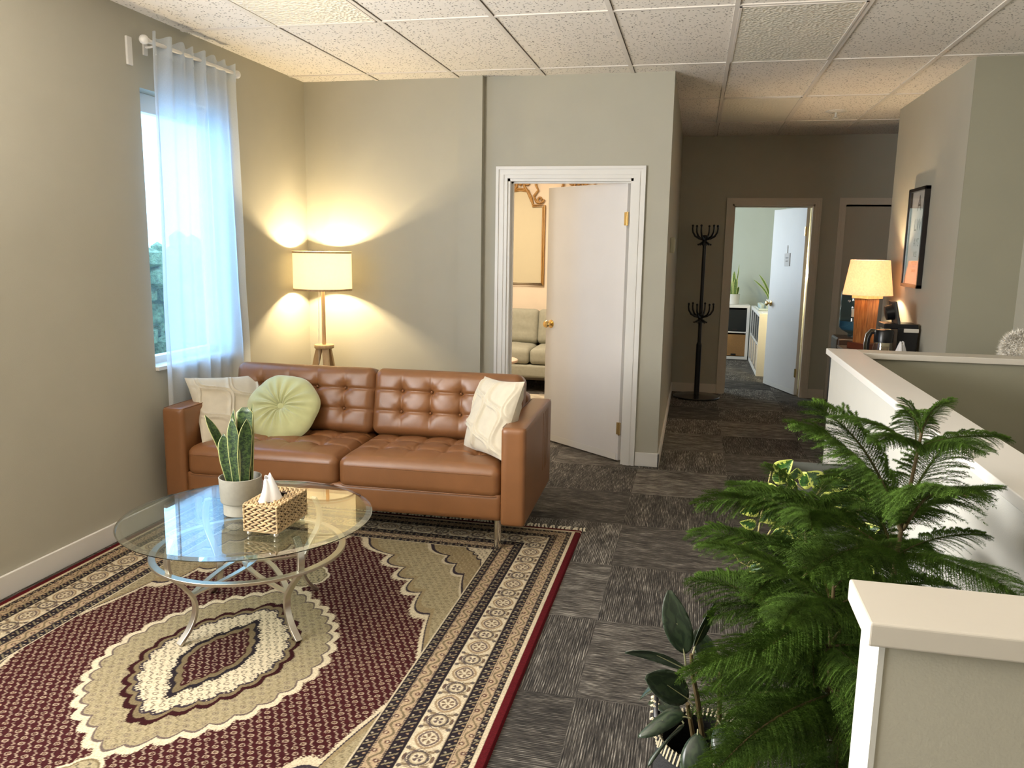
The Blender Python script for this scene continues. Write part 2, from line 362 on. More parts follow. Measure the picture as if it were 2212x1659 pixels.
# half-height partition
XP, YP, HP = 0.712, 4.45, 1.05
def half_wall(name, x0, x1, y0, y1, mat): return sbox(name, x0, x1, y0, y1, 0, HP-0.03, mat=mat)
pw = half_wall('wall_partition_side', XP, XP+0.10, 1.26, YP, part_m)
pb = half_wall('wall_partition_back', XP+0.10, 1.945, YP-0.10, YP, shaded_sage_m)
pf = half_wall('wall_partition_front', 0.285, 1.945, 1.145, 1.255, wall_m)
sbox('trim_8', 0.277, 0.285, 1.143, 1.257, 0, HP-0.03, mat=part_m)
cap = struct(MB().box(0.687, 0.838, 1.28, YP+.022, HP-0.03, HP).build('trim_5', trim_m, smooth=False, bevel=.003))
cap = struct(MB().box(0.838, 1.945, YP-.125, YP+.022, HP-0.03, HP).build('trim_6', cap_m, smooth=False, bevel=.003))
cap = struct(MB().box(0.257, 1.945, 1.122, 1.278, HP-0.035, HP).build('trim_7', cap_m, smooth=False, bevel=.004))
# baseboards
bb = [('baseboard_left', XL, XL+.014, -2.2, YB, trim_m), ('baseboard_back', XL, d1x0-.085, YB-.014, YB, trim_m), ('baseboard_door', d1x1+.085, -0.186, YB-.014, YB, trim_m),
      ('baseboard_hall', -0.2, -0.186, YB-.014, YE, trim_m), ('baseboard_end_left', -0.2, d2x0-.062, YE-.014, YE, halltrim_m), ('baseboard_end_right', d2x1+.062, 1.39, YE-.014, YE, halltrim_m),
      ('baseboard_partition', XP-.014, XP, 1.26, YP, trim_m)]
for n, x0, x1, y0, y1, mm in bb: sbox(n, x0, x1, y0, y1, 0, 0.10, mat=mm, bevel=.003)

def casing(name, x0, x1, yf, top, wdt, mat, parent=None):
    """stepped door casing around an opening on the face y=yf, opening x0..x1"""
    m = MB(); steps = [(0, .012, .30), (.30, .018, .55), (.55, .013, .75), (.75, .022, 1.0)]
    for a, th, c in steps:
        A, B = a*wdt, c*wdt
        m.box(x0-B, x0-A, yf-th, yf, 0, top+B); m.box(x1+A, x1+B, yf-th, yf, 0, top+B); m.box(x0-A, x1+A, yf-th, yf, top+A, top+B)
    return m.build(name, mat, parent, smooth=False)
def knob(parent, x, y, z, sgn):
    k = MB(); y0 = y
    k.lathe([(0.0001, 0), (.030, 0), (.030, .006), (.012, .010), (.011, .030), (.024, .040), (.029, .052), (.024, .064), (.0001, .068)], 20)
    k.xf(Matrix.Translation((x, y, z)) @ Matrix.Rotation(PI/2 if sgn < 0 else -PI/2, 4, 'X'))
    k.build('door_knob', brass_m, parent)
def door(n, x0, x1, yf, th, ang, mat, wdt, label_side=-1):
    d = struct(bpy.data.objects.new('door_%d' % n, None)); C.objects.link(d)
    casing('door_casing', x0, x1, yf, dz, wdt, mat, d)
    j = MB().box(x0-.0, x0+.018, yf, yf+th, 0, dz).box(x1-.018, x1, yf, yf+th, 0, dz).box(x0, x1, yf, yf+th, dz-.018, dz)
    j.box(x0+.018, x0+.03, yf+.05, yf+.085, 0, dz-.018).box(x0+.018, x1-.018, yf+.05, yf+.085, dz-.03, dz-.018)
    j.build('door_jamb', mat, d, smooth=False)
    return d
D1 = door(1, d1x0, d1x1, YB, 0.12, 40, trim_m, .082)
def leaf(parent, hx, hy, Ln, ang, sweep=True):
    """leaf hinged at hx,hy, swung into the room beyond by ang from the wall line; local x runs from hinge to free edge"""
    e = bpy.data.objects.new('door_leaf', None)
    m = MB().box(0, Ln, 0, 0.036, 0.012, dz-0.022)
    o = m.build('door_leaf', door_m, parent, smooth=False, bevel=.002)
    a = PI - math.radians(ang)
    o.matrix_local = Matrix.Translation((hx, hy, 0)) @ Matrix.Rotation(a, 4, 'Z')
    # camera-side face is local +y side (y=.036)
    k = MB()
    for s in (1, -1):
        q = MB().lathe([(0.0001, 0), (.032, 0), (.032, .006), (.012, .010), (.011, .030), (.024, .040), (.029, .052), (.024, .064), (.0001, .068)], 20)
        q.xf(Matrix.Translation((Ln-.065, .036 if s > 0 else 0, .95)) @ Matrix.Rotation(-PI/2*s, 4, 'X')); k.add(q.v, q.f)
    k.build('door_knob', brass_m, o)
    MB().box(0.02, Ln-0.002, 0.0362, 0.0375, 0.012, 0.06).build('kick_strip', trim_m, o, smooth=False)
    for z in (0.25, 1.75):
        h = MB().box(-.012, .022, 0.030, 0.0385, z-.045, z+.045); h.cyl((-.006, .04, z-.048), (-.006, .04, z+.048), .006, n=10)
        h.build('door_hinge', brass_m, o, smooth=False)
    return o
leaf1 = leaf(D1, d1x1-.02, YB+.085, .845, 39.5)
D2 = door(2, d2x0, d2x1, YE, 0.12, 71, halltrim_m, .062)
leaf2 = leaf(D2, d2x1-.03, YE+.10, .77, 70)
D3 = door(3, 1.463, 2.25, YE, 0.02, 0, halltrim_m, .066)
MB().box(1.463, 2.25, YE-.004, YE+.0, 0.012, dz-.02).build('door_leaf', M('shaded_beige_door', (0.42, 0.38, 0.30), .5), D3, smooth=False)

# ------------------------------------------------------------------ ceiling lights, sprinkler
for (x0, y0, lb) in ((-2.305, 3.037, 'unlit prismatic ceiling light panel near the curtain, cut by the top edge'), (0.13, 4.285, 'large unlit prismatic ceiling light panel in front of the hallway'),
                 (0.13, 6.781, 'smaller dull grey ceiling light panel deep in the hallway')):
    t_ = thing('ceiling_light', lb, 'ceiling light', (x0+.3045, y0+.624, ZC), group='flat ceiling light panels')
    f = MB(); a, c = .2925, .612
    for q in ((-a, a, -c, -c+.012), (-a, a, c-.012, c), (-a, -a+.012, -c, c), (a-.012, a, -c, c)): f.box(q[0], q[1], q[2], q[3], -0.008, 0)
    f.build('light_frame', tbar_m, t_, smooth=False)
    MB().box(-a+.012, a-.012, -c+.012, c-.012, -.005, 0).build('light_diffuser', diff_m, t_, smooth=False)
t_ = thing('fire_sprinkler', 'small white ceiling sprinkler with round collar in the hallway ceiling', 'sprinkler', (1.082, 7.53, ZC))
MB().lathe([(0.001, -.012), (.04, -.012), (.085, -.004), (.085, 0)], 28).build('collar', whitep_m, t_)
h = MB().cyl((0, 0, -.012), (0, 0, -.05), .010).lathe([(0.001, -.065), (.028, -.063), (.028, -.060), (0.001, -.058)], 16)
for s in (1, -1): h.tube([(s*.008, 0, -.045), (s*.018, 0, -.053), (s*.008, 0, -.06)], .003, 6)
h.build('sprinkler_head', white_m, t_)

# ------------------------------------------------------------------ curtain
CX = -2.795
t_ = thing('curtain_rod', 'white curtain rod with round glass finials above the window', 'curtain rod', (CX, 0, 2.555))
MB().cyl((0, 3.86, 0), (0, 4.68, 0), .011).build('rod', whitep_m, t_)
for y in (3.835, 4.70):
    MB().ball((0, y, 0), .024).cyl((0, y, 0), (0, y+(.03 if y < 4 else -.03), 0), .015).build('finial', whitep_m, t_)
for y in (3.95, 4.6): MB().tube([(0, y, 0), (-.05, y, -.01), (-.075, y, -.01)], .006, 8).box(-.088, -.075, y-.015, y+.015, -.05, .03).build('bracket', whitep_m, t_)
t_ = box('wall_bracket', XL-.001, XL+.012, 3.80, 3.842, 2.43, 2.57, whitep_m, bevel=.004)
tag(t_, 'narrow white vertical plastic strip fixed to the wall left of the curtain', 'bracket')
def curt(a, v):
    # a: 0 bottom .. 1 top ; v along Y
    z = 0.42 + a*(2.60-0.42)
    wtop, wbot = (3.885, 4.655), (3.90, 4.775)
    k = min(1, (1-a)*1.3); y = (wtop[0]*(1-k)+wbot[0]*k)*(1-v) + (wtop[1]*(1-k)+wbot[1]*k)*v
    ph = v*7.2*2*PI + 0.6*math.sin(v*9+2) + .25*math.sin(a*3+v*4)
    amp = 0.006 + 0.026*min(1, (1-a)*2.2)*(0.6+0.4*math.sin(v*13+1))
    if a > .93: amp = .012
    x = amp*math.sin(ph) + 0.008*math.sin(v*31+a*2) + (0.018 if abs(a-0.98) < .015 else 0)*0
    top = a > .985
    return (CX - .032*min(1, (1-a)*1.6) + x*(1-.35*min(1, (1-a)*1.6)) + (.002 if top else 0), y, z + (0.012*math.sin(ph*1.0) if top else 0) - (v-.5)*0.02*0)
c_ = MB().grid(curt, 60, 220).build('curtain', sheer_m, smooth=True, ang=180)
tag(c_, 'sheer white floor length curtain over the window, blue with daylight', 'curtain')
hem = MB().grid(lambda a, v: tuple(Vector(curt(0.955+a*.045, v))+Vector((.0025, 0, 0))), 4, 160).build('curtain_heading', sheer_m, c_, ang=180)

# ------------------------------------------------------------------ floor lamp
t_ = thing('floor_lamp', 'wooden tripod floor lamp with lit white drum shade in the corner', 'floor lamp', (-2.632, 5.475, 0))
n = 48
s_ = MB().lathe([(.196, 1.222), (.198, 1.222), (.198, 1.482), (.196, 1.482), (.196, 1.222)], 64); s_.build('lamp_shade', shade1_m, t_)
MB().lathe([(.1955, 1.213), (.1995, 1.213), (.1995, 1.226), (.1955, 1.226), (.1955, 1.213)], 64).build('shade_rim', beech_m, t_)
MB().lathe([(.1955, 1.478), (.1995, 1.478), (.1995, 1.49), (.1955, 1.49), (.1955, 1.478)], 64).build('shade_rim', beech_m, t_)
f = MB()
for k in range(3):
    a = k*2*PI/3; f.cyl((0, 0, 1.45), (.196*math.cos(a), .196*math.sin(a), 1.475), .002, n=6)
f.build('shade_spider', chrome_m, t_)
MB().cyl((0, 0, .80), (0, 0, 1.28), .0135, .0125, 16).build('pole', beech_m, t_)
MB().lathe([(.001, .79), (.066, .79), (.068, .795), (.068, .812), (.066, .816), (.001, .816)], 32).build('leg_disc', beech_m, t_)
for k in range(3):
    a = math.radians(-52 + 120*k); c, s = math.cos(a), math.sin(a)
    MB().tube([(.035*c, .035*s, .79), ((.21 if k != 1 else .2)*c, .21*s, 0.0)], 1.0, flat=(.022, .045)).build('leg', beech_m, t_, smooth=False, bevel=.003)
MB().cyl((0, 0, .80), (0, 0, .60), .011).build('lower_pole', beech_m, t_)
MB().ball((.02, -.012, .775), .014).build('knob', blackp_m, t_)
MB().tube([(-.02, -.02, 1.25), (-.025, -.02, 1.0), (-.03, -.02, .83), (-.032, -.02, .60), (-.02, .05, .3), (-.05, .15, .012)], .0022, 6).build('cord', whitep_m, t_)
MB().ball((0, 0, 1.362), .016).build('bulb', bulb_m, t_)
point('floor_lamp_light', (-2.632, 5.475, 1.362), 66, (1.0, .79, .47), .030)
t_.scale = (1.05, 1.05, 1.0)
bpy.data.objects['bulb'].visible_shadow = True

# ------------------------------------------------------------------ soft shapes
def rbox(sx, sy, sz, r, n, disp=None):
    """rounded box centred at origin; n = samples per metre; disp(p, nrm) -> Vector"""
    m = MB(); h = (sx/2, sy/2, sz/2); idx = {}
    def vid(p):
        k = (round(p[0], 5), round(p[1], 5), round(p[2], 5))
        if k not in idx:
            q = Vector(p); inner = Vector([max(-(h[i]-r), min(h[i]-r, q[i])) for i in range(3)]); d = q-inner
            nn = d.normalized() if d.length > 1e-9 else Vector((0, 0, 1)); pos = inner + nn*r
            if disp: pos = pos + disp(pos, nn)
            idx[k] = len(m.v); m.v.append(tuple(pos))
        return idx[k]
    cnt = [max(4, int(2*h[i]*n)) for i in range(3)]
    def lin(i, k):
        return -h[i] + 2*h[i]*k/cnt[i]
    for ax in range(3):
        a, c = [(1, 2), (2, 0), (0, 1)][ax]
        for sg in (-1, 1):
            for i in range(cnt[a]):
                for j in range(cnt[c]):
                    q = []
                    for di, dj in ((0, 0), (1, 0), (1, 1), (0, 1)):
                        p = [0, 0, 0]; p[ax] = sg*h[ax]; p[a] = lin(a, i+di); p[c] = lin(c, j+dj); q.append(vid(p))
                    m.f.append(tuple(q if sg > 0 else q[::-1]))
    return m
def tuft(sx, sy, cols, rows, axis, depth, crown, creases='hv', sgn=1, seed=0, ex=0.0, rowsy=None):
    """displacement for a tufted face; plane coordinates x and the other of (y,z); axis = normal axis index"""
    o = 1 if axis == 2 else 2
    rr = random.Random(seed)
    bx = [sx*(-.5 + (i+1)/(cols+1)) for i in range(cols)]
    by = rowsy or [sy*(-.5 + (j+1)/(rows+1)) for j in range(rows)]
    fold = [(a, c, rr.uniform(0, PI), rr.choice([3, 4, 5])) for a in bx for c in by]
    def d(p, nn):
        if nn[axis]*sgn < 0.2: 
            return Vector((0, 0, 0))
        u, v = p[0], p[o]; k = min(1, nn[axis]*sgn)
        e = (1-(2*u/sx)**4)*(1-(2*v/sy)**4); e = max(0, e)
        z = crown*e
        for (a, c, ph, nf) in fold:
            r = math.hypot(u-a, v-c)
            z -= depth*math.exp(-(r/.024)**1.1)
            if r < .14:
                th = math.atan2(v-c, u-a)
                z -= 0.0075*math.exp(-r/.05)*(0.5+0.5*math.cos(nf*th+ph))**2*min(1, r/.02)
        if 'h' in creases:
            for c in by:
                if abs(u) < sx*.5: z -= depth*.36*math.exp(-abs(v-c)/.0065)
        if 'v' in creases:
            for a in bx:
                if (by[0]-.02 < v < by[-1]+.02): z -= depth*.30*math.exp(-abs(u-a)/.0075)
                else:
                    dd = min(abs(v-by[0]), abs(v-by[-1])); z -= depth*.30*math.exp(-abs(u-a)/.014)*math.exp(-dd/.07)
        out = [0, 0, 0]; out[axis] = z*k*sgn
        return Vector(out)
    return d
def build_sofa(root, W_, D_, mat, legmat, armh=.65, seatz=.44, simple=False, legh=.14, backtop=.79):
    den = 45 if simple else 165
    aw = .125; iw = W_-2*aw
    hw = W_/2
    # arms: slab with softly rounded edges
    for s in (-1, 1):
        a = rbox(aw, D_, armh-legh, .018, 60)
        a.xf(Matrix.Translation((s*(hw-aw/2), D_/2, (armh+legh)/2)))
        ar = a.build('armrest', mat, root, ang=180)
        if not simple:
            st = MB()
            for yy in (D_-.30, D_-.24, D_-.19, D_-.14): st.tube([(s*(hw+.0003), yy, armh-.03), (s*(hw+.0003), yy, legh+.15)], .0012, 5)
            st.tube([(s*(hw-.004), .02, armh-.003), (s*(hw-.004), D_-.02, armh-.003)], .0018, 5)
            st.tube([(s*(hw-aw+.004), .02, armh-.003), (s*(hw-aw+.004), D_-.02, armh-.003)], .0018, 5)
            st.build('arm_stitching', mat, ar)
    fr = rbox(iw+.004, D_-.03, .14, .012, 40).xf(Matrix.Translation((0, .012+(D_-.03)/2, legh+.09))); fr.build('seat_frame', mat, root, ang=180)
    bk = rbox(iw+.004, .13, .50, .03, 40).xf(Matrix.Translation((0, D_-.07, legh+.30))); bk.build('backrest', mat, root, ang=180)
    cw = iw/2-.004; cd = D_-.22
    for s in (-1, 1):
        ry = [-.10, .06, .20] if not simple else [-.06, .12]
        q = rbox(cw, cd, .165, .045, den, tuft(cw, cd, 4, 3, 2, .034 if not simple else .012, .026, 'hv', 1, 3+s, rowsy=ry))
        q.xf(Matrix.Translation((s*(cw/2+.002), cd/2+.004, seatz-.083)))
        sc = q.build('seat_cushion', mat, root, ang=180)
        if not simple:
            e = MB(); z0 = seatz-.045; xx0, xx1 = s*(cw/2+.002)-cw/2, s*(cw/2+.002)+cw/2
            for z1 in (seatz-.040, seatz-.150):
                e.tube([(xx0+.012, .20, z1), (xx0+.0015, .06, z1), (xx0+.02, .014, z1), (xx0+.05, .0035, z1), ((xx0+xx1)/2, .003, z1), (xx1-.05, .0035, z1), (xx1-.02, .014, z1), (xx1-.0015, .06, z1), (xx1-.012, .20, z1)], .0022, 6)
            e.build('piping', mat, sc)
    bh = backtop-seatz+.03
    for s in (-1, 1):
        q = rbox(cw+.01, .17, bh, .05, den, tuft(cw, bh, 4, 2, 1, .036 if not simple else .015, .020, 'hv', -1, 9+s, rowsy=[-.055, .065]))
        m = Matrix.Translation((s*(cw/2+.002), D_-.245, seatz-.005+bh/2)) @ Matrix.Rotation(math.radians(-12), 4, 'X')
        q.xf(m); bc = q.build('back_cushion', mat, root, ang=180)
        if not simple:
            b_ = MB(); bx = [cw*(-.5+(i+1)/5) for i in range(4)]
            for a in bx:
                for c in (-.055, .065): MB().ball((a, -.085+.012, c), .008, 8).xf(m).build('tuft_button', mat, bc)
    for x in (-hw+.15, hw-.15):
        for y in (.07, D_-.10): MB().cyl((x, y, 0.004), (x, y, legh+.05), .019, n=20).build('leg', legmat, root)
sofa = thing('sofa', 'tan leather two seat sofa with button tufted cushions and chrome legs', 'sofa', (-1.775, 3.80, 0.010), math.radians(1.4))
build_sofa(sofa, 2.0, .86, leather_m, chrome_m, backtop=.795)
sofa2 = thing('sofa', 'pale grey fabric tufted sofa seen through the open office doorway', 'sofa', (-1.69, 8.42, 0.008), 0)
build_sofa(sofa2, 1.9, .80, greyfab_m, black_m, simple=True, seatz=.46, backtop=.82, legh=.13)

def pillow(name, c, u, v, w_, h_, T, mat, pat=None, n=70, label='', group=None):
    def side(sg):
        def fn(a, b_):
            x, y = 2*a-1, 2*b_-1
            pinch = 1-0.07*(1-x*x)*1 if False else 1
            ex = 1 - .055*(1-abs(y)**3)*0 - .07*math.cos(y*PI/2)*(abs(x)**6); ey = 1 - .07*math.cos(x*PI/2)*(abs(y)**6)
            z = T/2*max(0, (1-abs(x)**2.6))**.55*max(0, (1-abs(y)**2.6))**.55
            if pat: z += pat(x, y)*min(1, 6*(1-abs(x)))*min(1, 6*(1-abs(y)))
            return (x*w_/2*ex, y*h_/2*ey, sg*z)
        return fn
    m = MB().grid(side(1), n, n); k = MB().grid(side(-1), 30, 30); k.f = [f[::-1] for f in k.f]; m.add(k.v, k.f)
    o = m.build(name, mat, None, ang=180); o.matrix_world = frame3(c, u, v); return tag(o, label, 'pillow', group)
def trellis(x, y):
    # raised ogee bands: neighbouring wavy lines bulge apart and meet, chenille tufting
    u = x*.85+y*.5+.12; v = y*.85-x*.5; best = 9
    for i in range(int(math.floor(u/.56))-1, int(math.floor(u/.56))+3):
        for e in (-.055, .055):
            best = min(best, abs(u-i*.56-e-(-1)**i*.225*math.sin(2*PI*v/1.25)))
    band = 1/(1+math.exp((best-.040)*75))
    return .017*band + .0010*math.sin(x*90+y*37)*band
pillow('throw_pillow', (-1.012, 4.10, .655), (.27, -.28, .03), (.15, .05, .38), .42, .42, .13, creamfab_m, trellis, 110, 'cream throw pillow with raised looping pattern on the right end of the leather sofa', 'cream tufted throw pillows')
pillow('throw_pillow', (-2.575, 4.13, .605), (.19, .28, -.02), (-.19, .12, .29), .44, .42, .12, creamfab_m, trellis, 90, 'cream throw pillow behind the round green one against the left armrest', 'cream tufted throw pillows')
def rpil(sg):
    def fn(a, th):
        t2 = 2*PI*th; r = a
        z = .072*(max(0, 1-r**3.2))**.6
        z += .0075*math.sin(t2*15+1.2*math.sin(t2*3))*math.exp(-((r-.45)/.38)**2)*(r > .04) + .003*math.sin(t2*29+.5)*math.exp(-((r-.35)/.2)**2)
        z -= .045*math.exp(-(r/.16)**2)
        R_ = .218*(1+.018*math.sin(7*t2+.5)+.012*math.sin(4*t2))
        return (R_*r*math.cos(t2), R_*r*.96*math.sin(t2), sg*z)
    return fn
m = MB().grid(rpil(1), 34, 180, cv=True); k = MB().grid(rpil(-1), 16, 180, cv=True); k.f = [f[::-1] for f in k.f]; m.add(k.v, k.f)
t_ = m.build('round_pillow', velvet_m, None, ang=180); t_.matrix_world = frame3((-2.285, 4.195, .605), (1, .12, .02), (0, .52, .80))
tag(t_, 'round pale green velvet pillow with pleats and a centre button', 'pillow')
MB().ball((0, 0, .034), .021, 16, .45).build('pillow_button', velvet_m, t_)

# ------------------------------------------------------------------ coffee table
TC = (-1.73, 2.87)
t_ = thing('coffee_table', 'round glass coffee table on curved brushed nickel legs', 'coffee table', (*TC, 0.010))
zt = .455-.010
g = MB(); n_ = 128; rim = [(math.cos(2*PI*i/n_), math.sin(2*PI*i/n_)) for i in range(n_)]
g.add([(c*.472, q*.472, zt) for c, q in rim], [tuple(range(n_))]); g.add([(c*.490, q*.490, zt-.010) for c, q in rim], [tuple(range(n_))[::-1]])
gt = g.build('glass_top', glass_m, t_, smooth=False)
MB().lathe([(.472, zt), (.498, zt-.0045)], n_).build('bevelled_edge', glass('bevel_glass', (.82, .88, .86), .42, .02), gt, ang=180)
MB().lathe([(.498, zt-.0045), (.497, zt-.0085), (.490, zt-.010)], n_).build('glass_rim', glass('green_glass_edge', (.05, .08, .07), .12, .05), gt, ang=180)
legs_a = [math.radians(a) for a in (246, 331, 151, 66)]
def legxy(r, a): return (r*math.cos(a), r*math.sin(a))
for a in legs_a:
    prof = [(.335, zt-.012), (.355, zt-.05), (.365, zt-.10), (.350, zt-.16), (.300, zt-.22), (.262, zt-.28), (.262, zt-.34), (.29, zt-.395), (.335, .004)]
    pts = []
    K = len(prof)
    for i in range(K-1):
        for s in range(5):
            q = s/5; p0 = prof[max(0, i-1)]; p1 = prof[i]; p2 = prof[i+1]; p3 = prof[min(K-1, i+2)]
            cr = lambda A, B, C_, D_: .5*((2*B)+(-A+C_)*q+(2*A-5*B+4*C_-D_)*q*q+(-A+3*B-3*C_+D_)*q**3)
            pts.append((cr(p0[0], p1[0], p2[0], p3[0]), cr(p0[1], p1[1], p2[1], p3[1])))
    pts.append(prof[-1])
    m = MB().tube([(r*math.cos(a), r*math.sin(a), z) for r, z in pts], 1.0, flat=(.028, .013), up=(-math.sin(a)*0+math.cos(a), math.sin(a), 0.001))
    m.build('leg', nickel_m, t_, bevel=.002)
rz_ = zt-.145
MB().tube([(.372*math.cos(2*PI*i/96), .372*math.sin(2*PI*i/96), rz_) for i in range(96)], 1.0, closed=True, flat=(.028, .012), up=(0, 0, 1)).build('ring_stretcher', nickel_m, t_, bevel=.0015)
for a0, a1 in ((246, 331), (331, 66), (66, 151), (151, 246)):
    # each arc bows from leg to leg towards the centre, crossing its neighbour
    A, B = math.radians(a0), math.radians(a1); pa, pb = Vector((*legxy(.275, A), zt-.26)), Vector((*legxy(.275, B), zt-.26))
    mid = (pa+pb)/2; mid = Vector((mid.x*-1.22, mid.y*-1.22, zt-.13))
    pts = []
    for i in range(25):
        q = i/24; pts.append(tuple(pa*(1-q)**2+mid*2*q*(1-q)+pb*q*q))
    MB().tube(pts, 1.0, flat=(.022, .007), up=(0, 0, 1)).build('cross_stretcher', nickel_m, t_)
for a in legs_a:
    MB().cyl((.335*math.cos(a), .335*math.sin(a), zt-.016), (.335*math.cos(a), .335*math.sin(a), zt-.0102), .016, n=16).build('glass_pad', glass_m, t_)

# snake plant on the table
def blade(m, base, tip, bend, wd, side, n=18, k=7, fold=.18, prof=None):
    base, tip, bend, side = Vector(base), Vector(tip), Vector(bend), Vector(side).normalized()
    prof = prof or (lambda t: min(1, .55+.9*t)*(1-max(0, (t-.72)/.28)**2.0))
    def fn(a, c):
        p = base*(1-a)**2+(((base+tip)/2)+bend)*2*a*(1-a)+tip*a*a
        d = ((tip-base)*.5+bend*(1-2*a)*2); nn = side.cross(d).normalized()
        x = (c-.5)*2; w_ = wd/2*max(.015, prof(a))
        return tuple(p+side*x*w_+nn*fold*w_*x*x)
    return m.grid(fn, n, k)
def pot(prof, name, mat, parent): return MB().lathe(prof, 48).build(name, mat, parent)
t_ = thing('snake_plant', 'tall dark snake plant in a grey two tone pot on the glass table', 'potted plant', (-1.765, 2.875, .4551))
pot([(.0001, 0), (.066, 0), (.070, .003), (.070, .050), (.0765, .0515), (.080, .056), (.084, .150), (.0845, .154), (.081, .155), (.078, .150), (.074, .10), (.0001, .10)], 'plant_pot', M('grey_glazed_pot', (.31, .29, .24), .55, ns=300, nb=.0003, var=.05, vs=60), t_)
MB().lathe([(.0001, .118), (.04, .120), (.0755, .115)], 32).build('soil', soil_m, t_)
SL = [((-.022, -.02, .10), (-.050, -.025, .335), .060, (1, .1, 0), (-.01, 0, 0)), ((.004, -.03, .10), (-.008, -.028, .405), .054, (1, .0, 0), (0, 0, 0)), ((-.012, .0, .10), (-.016, .0, .43), .050, (.9, -.4, 0), (-.015, 0, 0)),
      ((.028, .01, .10), (.030, .008, .44), .070, (1, .15, 0), (.0, 0, 0)), ((.030, -.02, .10), (.052, -.02, .40), .056, (.8, .6, 0), (-.012, 0, 0)), ((.035, .02, .10), (.058, .02, .455), .048, (.7, -.7, 0), (-.008, 0, 0)),
      ((-.035, .01, .10), (-.135, -.02, .405), .040, (.5, .8, 0), (.025, 0, .02))]
for i, (b0, t0, wd, sd, bd) in enumerate(SL):
    trunc = (lambda t: min(1, .62+.6*t)*(1-max(0, (t-.93)/.07)**3*.6)) if i == 3 else None
    blade(MB(), b0, t0, bd, wd, sd, prof=trunc).build('leaf', snake_m, t_, ang=180, solid=.0022)

# woven tissue box
t_ = thing('tissue_box_cover', 'woven straw tissue box cover on the glass coffee table', 'tissue box', (-1.5425, 2.755, .4551))
bw, bd, bz0, bz1 = .145, .245, .022, .122
straw_m = M('woven_hyacinth', (.44, .31, .16), .75, ns=300, nb=.0004, var=.28, vs=26, scale=(1, 1, 2))
m = MB(); hw, hd = bw/2-.005, bd/2-.005
m.box(-hw, hw, -hd, -hd+.004, bz0, bz1).box(-hw, hw, hd-.004, hd, bz0, bz1).box(-hw, -hw+.004, -hd, hd, bz0, bz1).box(hw-.004, hw, -hd, hd, bz0, bz1)
m.box(-hw, hw, -hd, -.065, bz1-.004, bz1).box(-hw, hw, .065, hd, bz1-.004, bz1).box(-hw, -.022, -hd, hd, bz1-.004, bz1).box(.022, hw, -hd, hd, bz1-.004, bz1)
box_o = m.build('box_shell', M('dark_box_core', (.05, .025, .012), .9), t_, smooth=False)
br = MB()
def lozenge(m, c, ax, nr, ln, wd, th, tilt):
    ax, nr = Vector(ax), Vector(nr); sd = nr.cross(ax); a2 = (ax*math.cos(tilt)+sd*math.sin(tilt)); s2 = nr.cross(a2)
    vs = []; nn = 7
    for i in range(nn+1):
        t2 = i/nn; rr = math.sin(PI*min(.97, max(.03, t2)))**.7
        for j in range(6):
            an = 2*PI*j/6; vs.append(Vector(c)+a2*(t2-.5)*ln+s2*math.cos(an)*wd/2*rr+nr*math.sin(an)*th*rr)
    fs = [(i*6+j, i*6+(j+1) % 6, (i+1)*6+(j+1) % 6, (i+1)*6+j) for i in range(nn) for j in range(6)]
    m.add(vs, fs)
def braid_face(o, ax, up, nr, wdt, hgt, rows, skip=None):
    o, ax, up, nr = Vector(o), Vector(ax), Vector(up), Vector(nr); cols = max(4, int(wdt/.027))
    for r in range(rows):
        for c in range(cols):
            for k, tl in ((.27, .42), (.73, -.42)):
                u = (c+.5+(.5 if k > .5 else 0)*.9)/cols*wdt; v = (r+k)/rows*hgt
                if u > wdt-.010: continue
                if skip and skip(u, v): continue
                lozenge(br, o+ax*u+up*v+nr*R.uniform(-.0005, .001), ax, nr, .034*R.uniform(.9, 1.1), hgt/rows*.50, .0050, tl*.8+R.uniform(-.08, .08))
braid_face((-bw/2, -hd, bz0), (1, 0, 0), (0, 0, 1), (0, -1, 0), bw, bz1-bz0, 5)
braid_face((-bw/2, hd, bz0), (1, 0, 0), (0, 0, 1), (0, 1, 0), bw, bz1-bz0, 5)
braid_face((hw, -bd/2, bz0), (0, 1, 0), (0, 0, 1), (1, 0, 0), bd, bz1-bz0, 5)
braid_face((-hw, -bd/2, bz0), (0, 1, 0), (0, 0, 1), (-1, 0, 0), bd, bz1-bz0, 5)
braid_face((bw/2, -bd/2, bz1), (0, 1, 0), (-1, 0, 0), (0, 0, 1), bd, bw, 7, lambda u, v: abs(u-bd/2) < .072 and abs(v-bw/2) < .024)
br.build('woven_braid', straw_m, t_, ang=180)
e = MB()
for (x, y) in ((-hw, -hd), (hw, -hd), (hw, hd), (-hw, hd)): e.cyl((x, y, bz0-.002), (x, y, bz1), .0042, n=8)
for z in (bz0, bz1):
    e.tube([(-hw, -hd, z), (hw, -hd, z), (hw, hd, z), (-hw, hd, z)], .004, 8, closed=True)
e.build('edge_binding', straw_m, t_)
for x in (-.055, .055):
    for y in (-.105, .105): MB().ball((x, y, .011), .0105).build('foot', nickel_m, t_)
ts = MB()
def tis(a, v):
    th = 2*PI*v; w = .032*(1-a)+.021*(1-.25*a); d_ = .020*(1-a)+.0035
    fo = 1+.22*math.sin(3*th+.8)*(1-.3*a)
    return (w*.75*math.cos(th)*fo-.010+.012*a-.02*a*a, w*1.15*math.sin(th)*fo*(1-.35*a)-.030, bz1-.012+a*.098+.012*a*math.cos(th-.9)+.006*a*math.sin(3*th))
ts.grid(tis, 16, 40, cv=True); o = ts.build('tissue', paper_m, None, ang=180, solid=.0006); o.location = t_.location
tag(o, 'white tissue pulled up out of the woven straw box', 'tissue')

